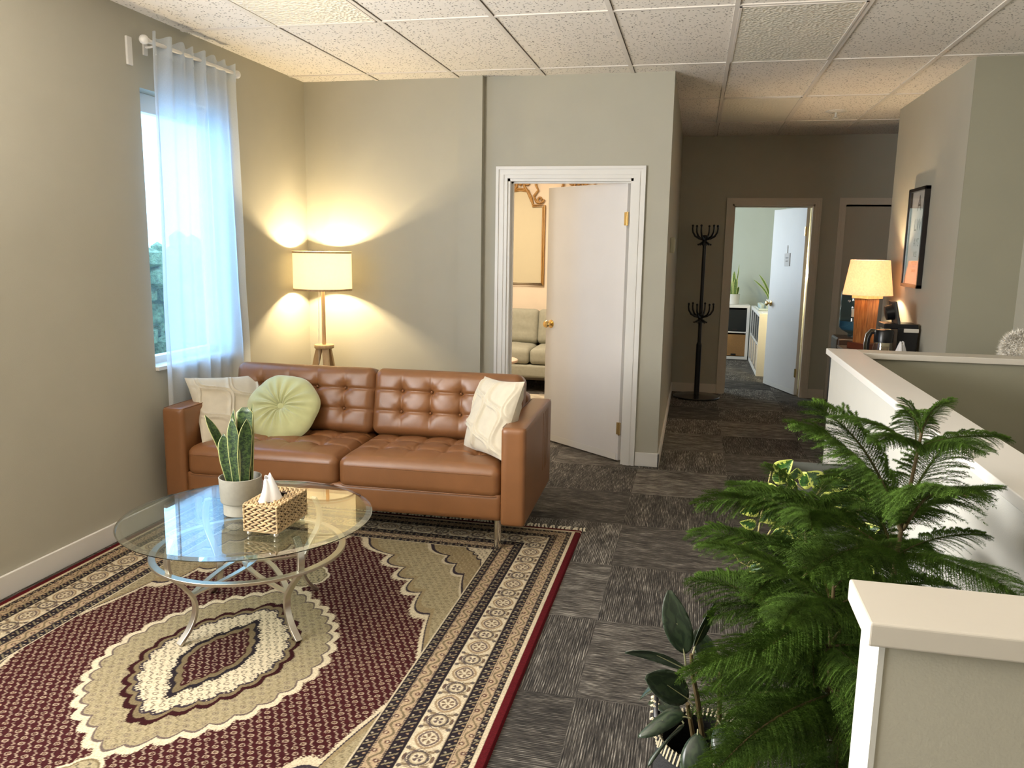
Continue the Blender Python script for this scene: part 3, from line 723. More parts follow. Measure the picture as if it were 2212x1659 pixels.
# ------------------------------------------------------------------ persian rug: dyed pile as a point colour attribute on a fine grid
def rug_colors(X, Y):
    ax, ay = np.abs(X), np.abs(Y)
    HX, HY = 1.148, 1.72
    col = np.zeros(X.shape+(3,))
    cream = np.array([.62, .52, .36]); tan = np.array([.40, .27, .15]); dark = np.array([.020, .014, .018]); burg = np.array([.048, .008, .009]); red = np.array([.095, .006, .009])
    beige = np.array([.36, .295, .175]); pink = np.array([.55, .41, .29]); olive = np.array([.20, .15, .08])
    def put(mask, c): col[mask] = c
    def mixp(mask, c, a=1.0): col[mask] = col[mask]*(1-a)+np.array(c)*a
    # small repeated herati-like motifs
    def motif(X, Y, px, py, ph=0):
        row = np.floor(Y/py); x = (X+(row % 2)*px/2)/px; y = Y/py
        u = (x-np.floor(x)-.5)*2; v = (y-np.floor(y)-.5)*2; alt = (np.floor(x)+row) % 2
        r = np.hypot(u, v)
        ring = (np.abs(r-.55) < .115) & (alt == 0)
        dot = r < .20
        hook = (np.abs(u*.8+v*.6+.25*np.sin(v*5)) < .15) & (np.abs(u) < .8) & (alt == 1)
        hook2 = (np.hypot(u-.55, v+.45) < .26) & (alt == 1)
        return ring | (dot & (alt == 1)), hook | hook2, dot & (alt == 0)
    A, B, D = motif(X, Y, .030, .026)
    A2, B2, D2 = motif(X+.004, Y+.013, .0335, .029)
    put(np.ones(X.shape, bool), burg)
    big = np.sin(X*7+1)*np.sin(Y*6)*.5+.5
    mixp(A, pink, .78); mixp(B, pink, .55); mixp(D, tan, .7)
    # scalloped superellipse
    def oval(cx, cy, a, b, n, amp, p=1.55, tip=.10):
        x, y = (X-cx), (Y-cy); th = np.arctan2(y/b, x/a)
        r = (np.abs(x/a)**p+np.abs(y/b)**p)**(1/p)
        sc = 1+amp*np.abs(np.sin(th*n/2)) + tip*np.exp(-((np.abs(np.abs(th)-PI/2))/.22)**2)
        return r/sc
    def fringe_r(o, base): return o+0.010*np.sin(X*420+Y*260)*np.sin(Y*390-X*310)
    # medallion
    o = oval(0, 0, .395, .53, 34, .055, 1.85, .12)
    of = fringe_r(o, 0)
    put(of < 1.045, cream*1.05)
    put(o < .985, dark*3+olive*.4); put(o < .965, beige)
    ring = o < .955
    mixp(ring & A, olive*1.3, .45); mixp(ring & A2, dark*3+olive*.6, .75); mixp(ring & B2, olive*.9, .6); mixp(ring & D2, burg, .7)
    o2 = oval(0, 0, .255, .375, 24, .07, 1.75, .12); o2f = fringe_r(o2, 0)
    put(o2f < 1.07, burg*.7); put(o2 < 1.0, olive); put(o2 < .94, dark*2)
    o2f2 = o2+0.03*np.sin(X*300)*np.sin(Y*280)
    put(o2f2 < .90, cream*1.05); rg = o2f2 < .88
    mixp(rg & A2, dark, .75); mixp(rg & B2, dark, .7)
    o3 = oval(0, 0, .110, .215, 14, .09, 1.5, .16); o3f = o3+.05*np.sin(X*330+Y*120)*np.sin(Y*310)
    put(o3f < 1.14, dark); put(o3 < 1.0, olive*.9); put(o3 < .84, burg*.8); mixp((o3 < .80) & A, pink, .75); mixp((o3 < .80) & B, pink, .55)
    for s in (-1, 1):
        q = oval(0, s*.76, .085, .115, 8, .12)
        put(q < 1.0, cream); put(q < .88, olive); put(q < .80, beige); mixp((q < .78) & (A2 | B2), dark, .7)
    # spandrels: scalloped quarter-medallions in the corners
    fx, fy = .742, 1.315
    bx = np.array([.0, .07, .20, .36, .44, .52, .62, .66, .64, .66, .76]); by = np.array([1.40, 1.27, 1.14, .93, .86, .76, .66, .56, .46, .36, .22])
    def curve(bx, by, sh, amp, wl):
        t = (fx-ax+sh)/.74; u = (fy-ay+sh)/1.08
        d = (np.clip(t, 0, 9)**.80+np.clip(u, 0, 9)**.80)
        th = np.arctan2(u, t)
        return d/(1+amp*np.abs(np.sin(th*wl)))
    inside = (ax < fx) & (ay < fy)
    s1 = curve(bx, by, 0, .10, 11)
    s1f = s1+.012*np.sin(X*300+Y*200)*np.sin(Y*330)
    m_ = inside & (s1f < .985); put(m_, cream*.95)
    m_ = inside & (s1 < .945); put(m_, dark*2); m_ = inside & (s1 < .93); put(m_, olive*1.4); m_ = inside & (s1 < .885); put(m_, beige*.95)
    mixp(m_ & A, olive*1.3, .45); mixp(m_ & A2, olive*.8, .8); mixp(m_ & B2, olive, .6); mixp(m_ & D2, burg, .6)
    s2 = curve(bx, by, 0, .14, 7)
    m_ = inside & (s2 < .56); put(m_, cream*.8); m_ = inside & (s2 < .535); put(m_, dark*1.5); m_ = inside & (s2 < .51); put(m_, olive*1.25)
    mixp(m_ & (A2 | B2), beige, .7); mixp(m_ & D2, burg, .8)
    m_ = inside & (s2 < .27); put(m_, dark*1.5); m_ = inside & (s2 < .25); put(m_, cream*.85); mixp(m_ & (A2 | B2), dark, .7)
    # borders: distance from the outer edge, along-coordinate for motifs
    dx = HX-ax; dy = HY-ay; side = dx < dy
    d = np.where(side, dx, dy); al = np.where(side, Y, X)
    def band(lo, hi): return (d >= lo) & (d < hi)
    def wave(lo, hi): return (d-lo)/(hi-lo)
    # outer red selvedge, cream line
    put(d < .406, dark)
    def guard(lo, hi):
        b_ = band(lo, hi); put(b_, dark); w_ = wave(lo, hi)
        ph = (al/.042) % 1; k = np.abs(((al/.042)+w_*.7) % 1-.5)
        mixp(b_ & (k < .10) & (w_ > .12) & (w_ < .88), beige*.75, .85)
        mixp(b_ & (np.hypot((ph-.35)*.042, (w_-.7)*(hi-lo)) < .0042), cream*.8, .9)
        mixp(b_ & (np.hypot((ph-.85)*.042, (w_-.3)*(hi-lo)) < .0042), tan*1.1, .9)
    def vine(lo, hi):
        b_ = band(lo, hi); put(b_, np.array([.44, .32, .20])); w_ = wave(lo, hi)-.5
        v = .25*np.sin(al*2*PI/.095)
        mixp(b_ & (np.abs(w_-v) < .09), olive*.7, .85)
        for o_ in (.0, .5):
            f = ((al/.095+o_+.25) % 1-.5)*.095; c0 = -.22 if o_ == 0 else .22
            r = np.hypot(f, (w_-c0)*(hi-lo)); mixp(b_ & (r < .0095), burg*1.3, .85); mixp(b_ & (r < .004), cream, .9)
        mixp(b_ & ((np.abs(np.abs(w_)-.44) < .05) & (((al/.009) % 1) < .5)), dark, .9)
    put(band(.370, .406), dark); guard(.366, .404); vine(.312, .366); guard(.268, .312)
    b_ = band(.148, .268); put(b_, cream); w_ = wave(.148, .268)-.5; wd = .120
    per = .205
    f = ((al/per) % 1-.5)*per; g = ((al/per+.5) % 1-.5)*per; w = w_*wd
    # large palmette
    r = (np.abs(f/.052)**1.6+np.abs(w/.042)**1.6)
    mixp(b_ & (np.abs(r-1) < .16), tan*.75, .9); mixp(b_ & (np.abs(r-.62) < .12), dark*2+burg*.5, .85)
    th = np.arctan2(w, f); mixp(b_ & (r < .40) & (np.sin(th*6) > -.1), burg*.9+olive*.3, .85); mixp(b_ & (r < .07), cream, .9)
    # medallion rosette
    r2 = np.hypot(g/.034, w/.030); t2 = np.arctan2(w, g)
    mixp(b_ & (np.abs(r2-1) < .13), dark*2, .9); mixp(b_ & (np.abs(r2-.80) < .08), olive*1.3, .6); mixp(b_ & (r2 < .55) & (np.cos(t2*4) < .35), dark*2+burg*.3, .9)
    # leaves and scrolling stems between
    for sg in (-1, 1):
        c1 = (np.abs(f)-.068); c2 = (w-sg*np.sign(f)*.030)
        q = np.hypot((c1*.8+c2*.6*sg)/.020, (c2*.8-c1*.6*sg)/.010)
        mixp(b_ & (q < 1) & (np.sin(c1*900) > -.6), olive*.8+burg*.5, .88)
        c3 = (np.abs(f)-.098); c4 = (w+sg*np.sign(f)*.044); mixp(b_ & (np.hypot(c3/.012, c4/.006) < 1), burg, .85)
        mixp(b_ & (np.hypot((np.abs(g)-.045)/.009, (w-sg*.046)/.008) < 1), dark*2, .85)
    mixp(b_ & (np.abs(w-.040*np.sin(al*2*PI/per+PI/2)) < .0028) & (r > 1.1) & (r2 > 1.1), dark*3, .85)
    mixp(b_ & (np.abs(w+.046*np.sin(al*2*PI/per+PI/2)*.9) < .0022) & (r > 1.1) & (r2 > 1.1), olive, .8)
    mixp(b_ & (np.abs(np.abs(w)-.057) < .0016), olive, .7)
    guard(.110, .148); vine(.068, .112); guard(.034+.012, .068)
    put(band(.032, .048), cream); put(band(.404, .409), cream*.9)
    put(band(.264, .268), dark); put(band(.148, .152), dark)
    put(d < .032, red); 
    mixp((dy < .034) & (dy > .026), cream, .9)
    rs = np.random.RandomState(3)
    n = rs.rand(*X.shape)
    col = col*(0.60+.42*n[..., None])
    return np.clip(col, 0, 1)
RN = (0.00315, 0.00315); RXh, RYh = 1.15, 1.722
nx, ny = int(2*RXh/RN[0]), int(2*RYh/RN[1])
xs = np.linspace(-RXh, RXh, nx); ys = np.linspace(-RYh, RYh, ny); XX, YY = np.meshgrid(xs, ys)
ZZ = 0.009+0.0006*np.random.RandomState(1).rand(*XX.shape); edge = (np.abs(XX) > RXh-.006) | (np.abs(YY) > RYh-.004)
ZZ = np.where(edge, .003, ZZ)
ZZ[0, :] = ZZ[-1, :] = 0.0005; ZZ[:, 0] = ZZ[:, -1] = 0.0005
me = bpy.data.meshes.new('rug'); NV = nx*ny; me.vertices.add(NV)
me.vertices.foreach_set('co', np.stack([XX, YY, ZZ], -1).reshape(-1).astype(np.float32))
ii, jj = np.meshgrid(np.arange(nx-1), np.arange(ny-1)); a = (jj*nx+ii).reshape(-1)
quads = np.stack([a, a+1, a+nx+1, a+nx], -1).reshape(-1).astype(np.int32); NF = len(a)
me.loops.add(NF*4); me.loops.foreach_set('vertex_index', quads); me.polygons.add(NF)
me.polygons.foreach_set('loop_start', np.arange(0, NF*4, 4, dtype=np.int32)); me.update(calc_edges=True)
ca_ = me.color_attributes.new('dye', 'FLOAT_COLOR', 'POINT')
ca_.data.foreach_set('color', np.concatenate([rug_colors(XX, YY), np.ones(XX.shape+(1,))], -1).reshape(-1).astype(np.float32))
rug_m, t, b = nt('wool_pile'); at_ = N(t, 'ShaderNodeAttribute', attribute_name='dye'); L(t, at_.outputs['Color'], b.inputs['Base Color'])
b.inputs['Roughness'].default_value = .9; b.inputs['Specular IOR Level'].default_value = .1
co = coords(t); n2 = N(t, 'ShaderNodeTexNoise', i_Scale=700.0); L(t, co, n2.inputs['Vector']); bump(t, b, n2.outputs[0], .5, .002)
me.materials.append(rug_m); rug = bpy.data.objects.new('persian_rug', me); C.objects.link(rug); rug.location = (-1.687, 2.54, 0.001)
tag(rug, 'burgundy and cream patterned rug with central medallion under the glass table', 'rug')
for s in (1, -1):
    fr = MB(); x = -1.14
    while x < 1.15:
        x += R.uniform(.018, .024); ln = R.uniform(.035, .05); dxx = R.uniform(-.012, .022)
        fr.tube([(x, s*1.722, .004), (x+dxx*.3, s*(1.722+ln*.35), .010), (x+dxx, s*(1.722+ln), .004)], [.0035, .0055, .0075], 6)
        fr.tube([(x+.009, s*1.722, .004), (x+dxx*.6, s*(1.722+ln*.4), .010)], [.003, .004], 5)
    fr.build('fringe', M('ivory_fringe', (.70, .64, .50), .95, ns=400, nb=.001), rug, ang=180)

# ------------------------------------------------------------------ office 1
def spiral(m, c, r0, r1, a0, turns, th, y):
    K = int(24*abs(turns))+6; pts = []; rr = []
    for i in range(K+1):
        q = i/K; a = a0+turns*2*PI*q; r = r0+(r1-r0)*q
        pts.append((c[0]+r*math.cos(a), y, c[1]+r*math.sin(a))); rr.append(th*(1-.35*q))
    return pts, rr
def ornate_mirror(xc, label):
    t_ = thing('ornate_mirror', label, 'mirror', (xc, 9.248, 1.105), group='gilded scroll mirrors in the office')
    hw = .29; y = -.022; m = MB(); zs = .915
    def arch(off):
        p = [(-hw+off, off), (hw-off, off), (hw-off, zs-off), (.155-off*.3, zs-off)]
        q = [(.135-off*.5, zs+.07-off*.3), (.095-off*.5, zs+.155-off*.5), (.045-off*.5, zs+.175-off), (0, zs+.18-off)]
        return p+q+[(-x, z) for x, z in q[-2::-1]]+[(-x, z) for x, z in (p[3], p[2])]
    for off, rad in ((.008, .012), (.027, .009)):
        m.tube([(x, y, z) for x, z in arch(off)], rad, 8, closed=True)
    m.build('mirror_frame', gold_m, t_, ang=60)
    P_ = arch(.02); g = MB(); g.add([(x, -.012, z) for x, z in P_]+[(x, -.004, z) for x, z in P_], [tuple(range(len(P_))), tuple(range(len(P_), 2*len(P_)))[::-1]])
    g.build('mirror_glass', M('cream_mirror_panel', (.52, .47, .33), .55), t_, smooth=False)
    for s in (-1, 1):
        m = MB()
        p, r = spiral(m, (s*.082, zs+.245), .010, .043, PI if s > 0 else 0, s*-1.3, .0115, y-.006)
        p = p[::-1]; m.tube(p[::-1], r[::-1], 8)
        m.tube([(s*.039, y-.006, zs+.245), (s*.045, y-.006, zs+.20), (s*.085, y-.006, zs+.14), (s*.125, y-.006, zs+.05), (s*.15, y-.006, zs-.0)], [.014, .015, .015, .014, .013], 8)
        p, r = spiral(m, (s*.232, zs+.055), .008, .042, -PI/2, s*1.25, .012, y-.006)
        m.tube(p, r[::-1], 8)
        m.tube([(s*.232, y-.006, zs+.013), (s*.185, y-.006, zs+.03), (s*.155, y-.006, zs+.09), (s*.205, y-.006, zs+.155), (s*.178, y-.006, zs+.21), (s*.178, y-.006, zs+.36), (s*.12, y-.006, zs+.41), (0, y-.006, zs+.43)], [.013, .014, .014, .012, .013, .013, .013, .013], 8)
        m.build('scroll', gold_m, t_, ang=60)
    m = MB().ball((0, y-.006, zs+.225), .022, 10); m.build('centre_boss', gold_m, t_)
    return t_
ornate_mirror(-1.985, 'gilded mirror with scrolled top above the grey sofa, left in the doorway')
ornate_mirror(-1.32, 'gilded mirror mostly hidden behind the open white office door')
t_ = thing('side_table', 'small round pale side table in front of the grey sofa', 'side table', (-1.83, 7.35, 0))
MB().lathe([(.0001, .475), (.24, .475), (.245, .482), (.245, .495), (.24, .50), (.0001, .50)], 48).build('table_top', M('pinkish_pale_wood', (.55, .42, .34), .4), t_)
for k in range(3):
    a = k*2*PI/3+.4; MB().cyl((.07*math.cos(a), .07*math.sin(a), .475), (.20*math.cos(a), .20*math.sin(a), 0), .012, .009, 12).build('leg', black_m, t_)
t_ = MB().box(-2.6, -.9, 6.6, 8.3, 0.0005, .010).build('area_rug', M('pale_shag', (.42, .37, .29), .95, ns=150, nb=.006, var=.35, vs=14), smooth=False, bevel=.004)
tag(t_, 'pale beige area rug on the floor of the cream office', 'rug')
# office lighting: an added ceiling panel, unseen, to brighten the room
t_ = thing('added_office_panel', 'added lit ceiling panel, unseen inside the cream office', 'ceiling light', (-2.0, 7.4, ZC))
MB().box(-.3, .3, -.6, .6, -.03, 0).build('light_body', tbar_m, t_, smooth=False)
MB().box(-.28, .28, -.58, .58, -.034, -.0305).build('light_diffuser', emis('added_warm_panel', (1.0, .82, .58), 3.0), t_, smooth=False)
area('added_office_fill', (-2.0, 7.4, ZC-.045), (0, 0, 0), .55, 1.1, 75, (1.0, .84, .64))

def hanger_sign(parent_leaf, xloc, zc, wd, ht, lines, label):
    t_ = thing('door_sign', label, 'sign')
    mw = parent_leaf.matrix_world if False else parent_leaf.matrix_local
    t_.matrix_world = mw @ Matrix.Translation((xloc, .0375, zc)) @ Matrix.Rotation(PI, 4, 'Z') @ Matrix.Rotation(math.radians(-3), 4, 'Y')
    MB().box(-wd/2, wd/2, -.004, -.0015, -ht/2, ht/2).build('card', paper_m, t_, smooth=False)
    MB().box(-.008, .004, -.003, -.001, ht/2-.006, ht/2+.085).build('hanging_strip', paper_m, t_, smooth=False)
    for i, (s_, z, sz) in enumerate(lines):
        text('lettering', s_, sz, M('ink', (.12, .11, .11), .8), t_, Matrix.Translation((0, -.0042, z)) @ Matrix.Rotation(PI/2, 4, 'X'))
    return t_
hanger_sign(leaf1, .43, 1.475, .125, .105, [('Sand waiting', .012, .017), ('-', .038, .02)], 'small white card hanging on the nearer open office door')
hanger_sign(leaf2, .37, 1.45, .125, .14, [('Do not', .02, .022), ('disturb', -.015, .022)], 'small white card hanging on the far open door')
# light switch plate on the hall wall edge
t_ = thing('thermostat', 'small beige thermostat box sticking out from the hallway wall edge', 'thermostat', (-.2, 6.40, 1.575))
MB().box(0, .034, -.055, .055, -.058, .058).build('thermostat_body', M('almond_plastic', (.42, .39, .27), .4), t_, smooth=False, bevel=.006)
MB().box(.034, .0375, -.040, .040, -.045, .045).build('cover_panel', M('almond_cover', (.46, .43, .32), .4), t_, smooth=False, bevel=.002)

# ------------------------------------------------------------------ coat rack
t_ = thing('coat_rack', 'black metal coat rack with curled hooks on a round base in the hallway', 'coat rack', (.075, 8.70, 0))
MB().lathe([(.0001, .004), (.235, .004), (.242, .010), (.235, .018), (.06, .030), (.02, .034), (.0001, .034)], 56).build('base', M('black_gloss_base', (.02, .018, .016), .25), t_)
MB().cyl((0, 0, .03), (0, 0, .56), .028).cyl((0, 0, .56), (0, 0, .585), .028, .019).cyl((0, 0, .585), (0, 0, 1.67), .018).build('pole', black_m, t_)
def hooks(z):
    m = MB().lathe([(.0001, z-.075), (.022, z-.07), (.026, z-.04), (.034, z-.02), (.034, z), (.02, z+.012), (.0001, z+.012)], 16); m.build('hub', black_m, t_)
    for k in range(6):
        a = k*PI/3+.2; c, s = math.cos(a), math.sin(a); h = MB()
        h.tube([(r*c, r*s, z+zz) for r, zz in ((.02, -.03), (.06, -.022), (.10, .0), (.125, .04), (.13, .075), (.128, .095))], [.012, .011, .010, .009, .008, .008], 8).ball((.128*c, .128*s, z+.105), .013, 8)
        h.tube([(r*c, r*s, z+zz) for r, zz in ((.02, -.06), (.045, -.075), (.06, -.085))], [.009, .007, .006], 8).ball((.064*c, .064*s, z-.085), .010, 8)
        h.build('hook', black_m, t_)
hooks(1.68); hooks(.88)

# ------------------------------------------------------------------ office 2: cube shelves
lam_m = M('white_laminate', (.76, .72, .66), .4)
def cube_shelf(name, label, loc, rz, cols):
    t_ = thing(name, label, 'shelf', loc, rz, 'white cube shelves in the far office')
    wdt = .385*cols
    f = MB().box(0, wdt, 0, .39, 0, .04).box(0, wdt, 0, .39, .735, .775).box(0, .04, 0, .39, .04, .735).box(wdt-.04, wdt, 0, .39, .04, .735)
    f.build('shelf_frame', lam_m, t_, smooth=False, bevel=.002)
    MB().box(.04, wdt-.04, 0.001, .38, .38, .397).build('middle_shelf', lam_m, t_, smooth=False)
    for k in range(1, cols): MB().box(wdt*k/cols-.008, wdt*k/cols+.008, .001, .38, .04, .735).build('divider', lam_m, t_, smooth=False)
    MB().box(.04, wdt-.04, .38, .386, .04, .735).build('back_panel', lam_m, t_, smooth=False)
    return t_
blackbox_m = M('black_storage_fabric', (.010, .011, .009), .9); wick_m = M('brown_wicker', (.30, .155, .05), .8, ns=120, nb=.004, var=.3, vs=90, scale=(1, 1, 3))
beigebox_m = M('beige_storage_card', (.60, .46, .30), .8, var=.08, vs=12)
shA = cube_shelf('cube_shelf', 'low white cube shelf facing the doorway with a potted snake plant on top', (.012, 11.955, 0), 0, 2)
shB = cube_shelf('cube_shelf', 'long white cube shelf seen end on beside the open far door', (.795, 11.945, 0), -PI/2, 4)
def store(name, base, rz, x0, z0, mat, label, group, notch=True, slim=0):
    t_ = thing(name, label, 'storage box', base, rz, group)
    w0 = .335
    m = MB().box(x0, x0+w0, .012, .37, z0, z0+.008).box(x0, x0+w0, .012, .020, z0, z0+.31).box(x0, x0+w0, .362, .37, z0, z0+.31).box(x0, x0+.008, .02, .362, z0, z0+.31).box(x0+w0-.008, x0+w0, .02, .362, z0, z0+.31)
    m.build('box_body', mat, t_, smooth=False, bevel=.002)
    if notch: MB().box(x0+w0/2-.035, x0+w0/2+.035, .010, .0125, z0+.01, z0+.035).build('pull_tab', black_m, t_, smooth=False)
    return t_
store('storage_box', (.012, 11.955, 0), 0, .407, .40, blackbox_m, 'black storage box in the top right cube of the low shelf', 'black boxes')
store('storage_box', (.012, 11.955, 0), 0, .045, .40, blackbox_m, 'black storage box in the top left cube of the low shelf', 'black boxes')
store('wicker_basket', (.012, 11.955, 0), 0, .407, .045, wick_m, 'brown wicker basket in the bottom right cube of the low shelf', 'wicker baskets')
store('wicker_basket', (.012, 11.955, 0), 0, .045, .045, wick_m, 'brown wicker basket in the bottom left cube of the low shelf', 'wicker baskets')
for k, nm in enumerate(('farthest', 'second farthest', 'second nearest', 'nearest')):
    xx = .045+.385*k-(.004*k)
    store('storage_box', (.795, 11.945, 0), -PI/2, xx, .40, blackbox_m, '%s black box in the upper row of the long end-on shelf' % nm, 'black boxes')
    store('storage_box', (.795, 11.945, 0), -PI/2, xx, .045, beigebox_m, '%s beige box in the lower row of the long end-on shelf' % nm, 'beige boxes')
def small_snake(loc, label, sc=1.0, leaves=None, seed=1):
    t_ = thing('snake_plant', label, 'potted plant', loc); rr = random.Random(seed)
    pot([(.0001, 0), (.082*sc, 0), (.088*sc, .004), (.100*sc, .155*sc), (.094*sc, .155*sc), (.09*sc, .13*sc), (.0001, .13*sc)], 'plant_pot', white_m, t_)
    MB().lathe([(.0001, .132*sc), (.091*sc, .1315*sc)], 24).build('soil', soil_m, t_)
    for i, (dx, dy, tx, tz, wd) in enumerate(leaves):
        blade(MB(), (dx, dy, .12*sc), (tx, dy*1.3, tz), (rr.uniform(-.01, .01)+(.0 if abs(tx) < .1 else -.3*tx), 0, .02), wd, (1, rr.uniform(-.5, .5), 0), n=12, k=5).build('leaf', snake2_m, t_, ang=180, solid=.002)
    return t_
small_snake((.545, 12.12, .7755), 'small snake plant in a white pot on the low cube shelf', .95,
            [(-.04, 0, -.135, .32, .03), (-.02, .02, -.07, .40, .04), (.0, 0, -.005, .47, .05), (.02, -.02, .02, .37, .06), (.045, 0, .04, .38, .03), (.02, .02, .06, .57, .016), (.05, .01, .07, .25, .035)])
small_snake((1.03, 11.55, .7755), 'plant with long arching leaves half hidden behind the far door edge', .75,
            [(-.03, 0, -.26, .38, .035), (-.02, .02, -.19, .45, .035), (.02, 0, .05, .45, .04), (0, -.02, -.03, .5, .035)], 4)
# clutter on the shelf: stacked glasses in a tray
t_ = thing('glass_tray', 'clear tray holding small glasses on the long end-on shelf', 'tray', (.93, 11.2, .7755))
MB().box(-.11, .13, -.26, .26, 0, .006).build('tray_base', glass_m, t_, smooth=False)
frost_m = M('frosted_glass', (.50, .58, .55), .2, spec=.8)
MB().box(-.11, -.105, -.26, .26, .006, .03).box(.125, .13, -.26, .26, .006, .03).box(-.105, .125, -.26, -.255, .006, .03).box(-.105, .125, .255, .26, .006, .03).build('tray_rim', frost_m, t_, smooth=False)
cup = None
for i in range(3):
    for j in range(4):
        o = MB().lathe([(.0001, 0), (.022, 0), (.032, .07), (.030, .07), (.021, .006), (.0001, .006)], 16)
        if cup is None:
            cup = o.build('small_glass', frost_m); cup.location = (.865+i*.07, 11.02+j*.115, .7820); q = cup
        else:
            q = cup.copy(); C.objects.link(q); q.location = (.865+i*.07, 11.02+j*.115, .7820)
        tag(q, 'small frosted glass in the tray, %s column, %s row from the doorway' % (('left', 'middle', 'right')[i], ('first', 'second', 'third', 'fourth')[j]), 'glass', 'small glasses in the tray')
t_ = box('document', .84, 1.08, 10.50, 10.72, .7752, .779, paper_m); tag(t_, 'white sheet of paper lying on the near end of the long shelf', 'paper')
# lamp added unseen behind the far door for yellow light on the shelf side
t_ = thing('added_far_lamp', 'added warm lamp hidden behind the far office door', 'lamp', (1.06, 9.55, 0))
MB().lathe([(.0001, 0), (.09, 0), (.09, .015), (.012, .02), (.010, 1.25), (.0001, 1.25)], 24).build('lamp_base', brass_m, t_)
MB().ball((0, 0, 1.30), .016).build('bulb', bulb_m, t_)
point('added_far_light', (1.06, 9.55, 1.30), 40, (1.0, .80, .42), .03)

# ------------------------------------------------------------------ framed print on the kitchen wall
t_ = thing('framed_print', 'tall narrow black framed letter chart on the pale wall', 'picture', (XK, 6.555, 1.655))
fw, fh, fd = .47, .72, .035
m = MB()
for (a, b_, c, d_) in ((-fw/2, fw/2, -fh/2, -fh/2+.025), (-fw/2, fw/2, fh/2-.025, fh/2), (-fw/2, -fw/2+.025, -fh/2, fh/2), (fw/2-.025, fw/2, -fh/2, fh/2)): m.box(-fd, -.001, a, b_, c, d_)
m.build('picture_frame', M('black_lacquer', (.012, .008, .007), .3), t_, smooth=False, bevel=.0015)
MB().box(-.010, -.004, -fw/2+.02, fw/2-.02, -fh/2+.02, fh/2-.02).build('print_sheet', M('print_paper', (.66, .68, .70), .7), t_, smooth=False)
ink = M('print_ink', (.10, .10, .11), .8); 
for s_, z, sz in (('A', .245, .16), ('LW', .09, .125), ('AYS', -.035, .085), ('KISS', -.12, .055), ('MEGOO', -.185, .042), ('DNIGHT', -.24, .03)):
    text('lettering', s_, sz, ink, t_, Matrix.Translation((-.0105, 0, z)) @ Matrix.Rotation(-PI/2, 4, 'Z') @ Matrix.Rotation(PI/2, 4, 'X'), .0002)
MB().box(-.030, -.028, -fw/2+.024, fw/2-.024, -fh/2+.024, fh/2-.024).build('picture_glass', glass('picture_glazing', (.96, .96, .96)), t_, smooth=False)

# ------------------------------------------------------------------ kitchen counter and what stands on it
t_ = thing('counter_cabinet', 'white low counter cabinet behind the half wall', 'cabinet', (1.375, 6.49, 0))
MB().box(-.17, .195, -.61, .61, .08, .76).build('cabinet_body', lam_m, t_, smooth=False)
MB().box(-.15, .195, -.59, .59, 0, .08).build('plinth', black_m, t_, smooth=False)
for k in range(3):
    y0 = -.607+k*.405; d_ = MB().box(-.188, -.1705, y0+.003, y0+.401, .09, .755).build('cabinet_door', lam_m, t_, smooth=False, bevel=.002)
    MB().tube([(-.186, y0+.36, .60), (-.205, y0+.36, .60), (-.205, y0+.36, .70), (-.186, y0+.36, .70)], .005, 8).build('handle', chrome_m, d_)
MB().box(-.20, .20, -.63, .63, .76, .785).build('countertop', M('dark_counter', (.10, .08, .06), .35), t_, smooth=False, bevel=.003)
CT = .7855
t_ = thing('table_lamp', 'table lamp with square wooden column and glowing oatmeal shade', 'table lamp', (1.335, 6.90, CT), math.radians(38))
MB().box(-.085, .085, -.085, .085, 0, .05).build('base', M('dark_red_wood', (.10, .025, .012), .35), t_, smooth=False, bevel=.004)
f = MB(); 
for z0, z1, w0, w1 in ((.05, .40, .056, .064),):
    f.add([(x*w0, y*w0, z0) for x, y in ((-1, -1), (1, -1), (1, 1), (-1, 1))]+[(x*w1, y*w1, z1) for x, y in ((-1, -1), (1, -1), (1, 1), (-1, 1))], [(3, 2, 1, 0), (4, 5, 6, 7), (0, 1, 5, 4), (1, 2, 6, 5), (2, 3, 7, 6), (3, 0, 4, 7)])
f.build('column', walnut_m, t_, smooth=False, bevel=.002)
MB().box(-.080, .080, -.080, .080, .40, .43).build('column_cap', beech_m, t_, smooth=False, bevel=.002)
MB().cyl((0, 0, .43), (0, 0, .50), .010).build('lamp_holder', brass_m, t_)
MB().ball((0, 0, .55), .016).build('bulb', bulb_m, t_)
MB().lathe([(.182, .428), (.185, .428), (.145, .70), (.142, .70), (.182, .428)], 56).build('lamp_shade', shade2_m, t_)
point('table_lamp_light', (1.335, 6.90, CT+.55), 34, (1.0, .76, .46), .030)
t_ = thing('water_cooler', 'black water cooler with blue plastic bottle behind the wooden lamp', 'water cooler', (1.405, 7.72, 0))
MB().box(-.16, .16, -.16, .16, 0, .80).build('cooler_body', M('dark_brown_plastic', (.02, .012, .010), .3), t_, smooth=False, bevel=.02)
MB().lathe([(.0001, .801), (.05, .801), (.05, .83), (.11, .86), (.130, .885), (.130, .96), (.126, .975), (.130, .99), (.130, 1.06), (.126, 1.075), (.130, 1.09), (.130, 1.19), (.11, 1.22), (.0001, 1.225)], 40).build('water_bottle', bottle_m, t_)
MB().lathe([(.0001, .862), (.105, .863), (.124, .886), (.125, .94), (.0001, .94)], 40).build('water', M('bottle_water', (.10, .20, .27), .1), t_)
MB().grid(lambda a, c: (.1318*math.cos(-1.98+.55*c), .1318*math.sin(-1.98+.55*c), .985+.07*a), 2, 8).build('bottle_label', M('label_paper', (.5, .52, .45), .6), t_)
text('lettering', 'rp', .03, paper_m, t_, Matrix.Translation((-.0765, -.1095, 1.125)) @ Matrix.Rotation(math.radians(-36), 4, 'Z') @ Matrix.Rotation(PI/2, 4, 'X'))
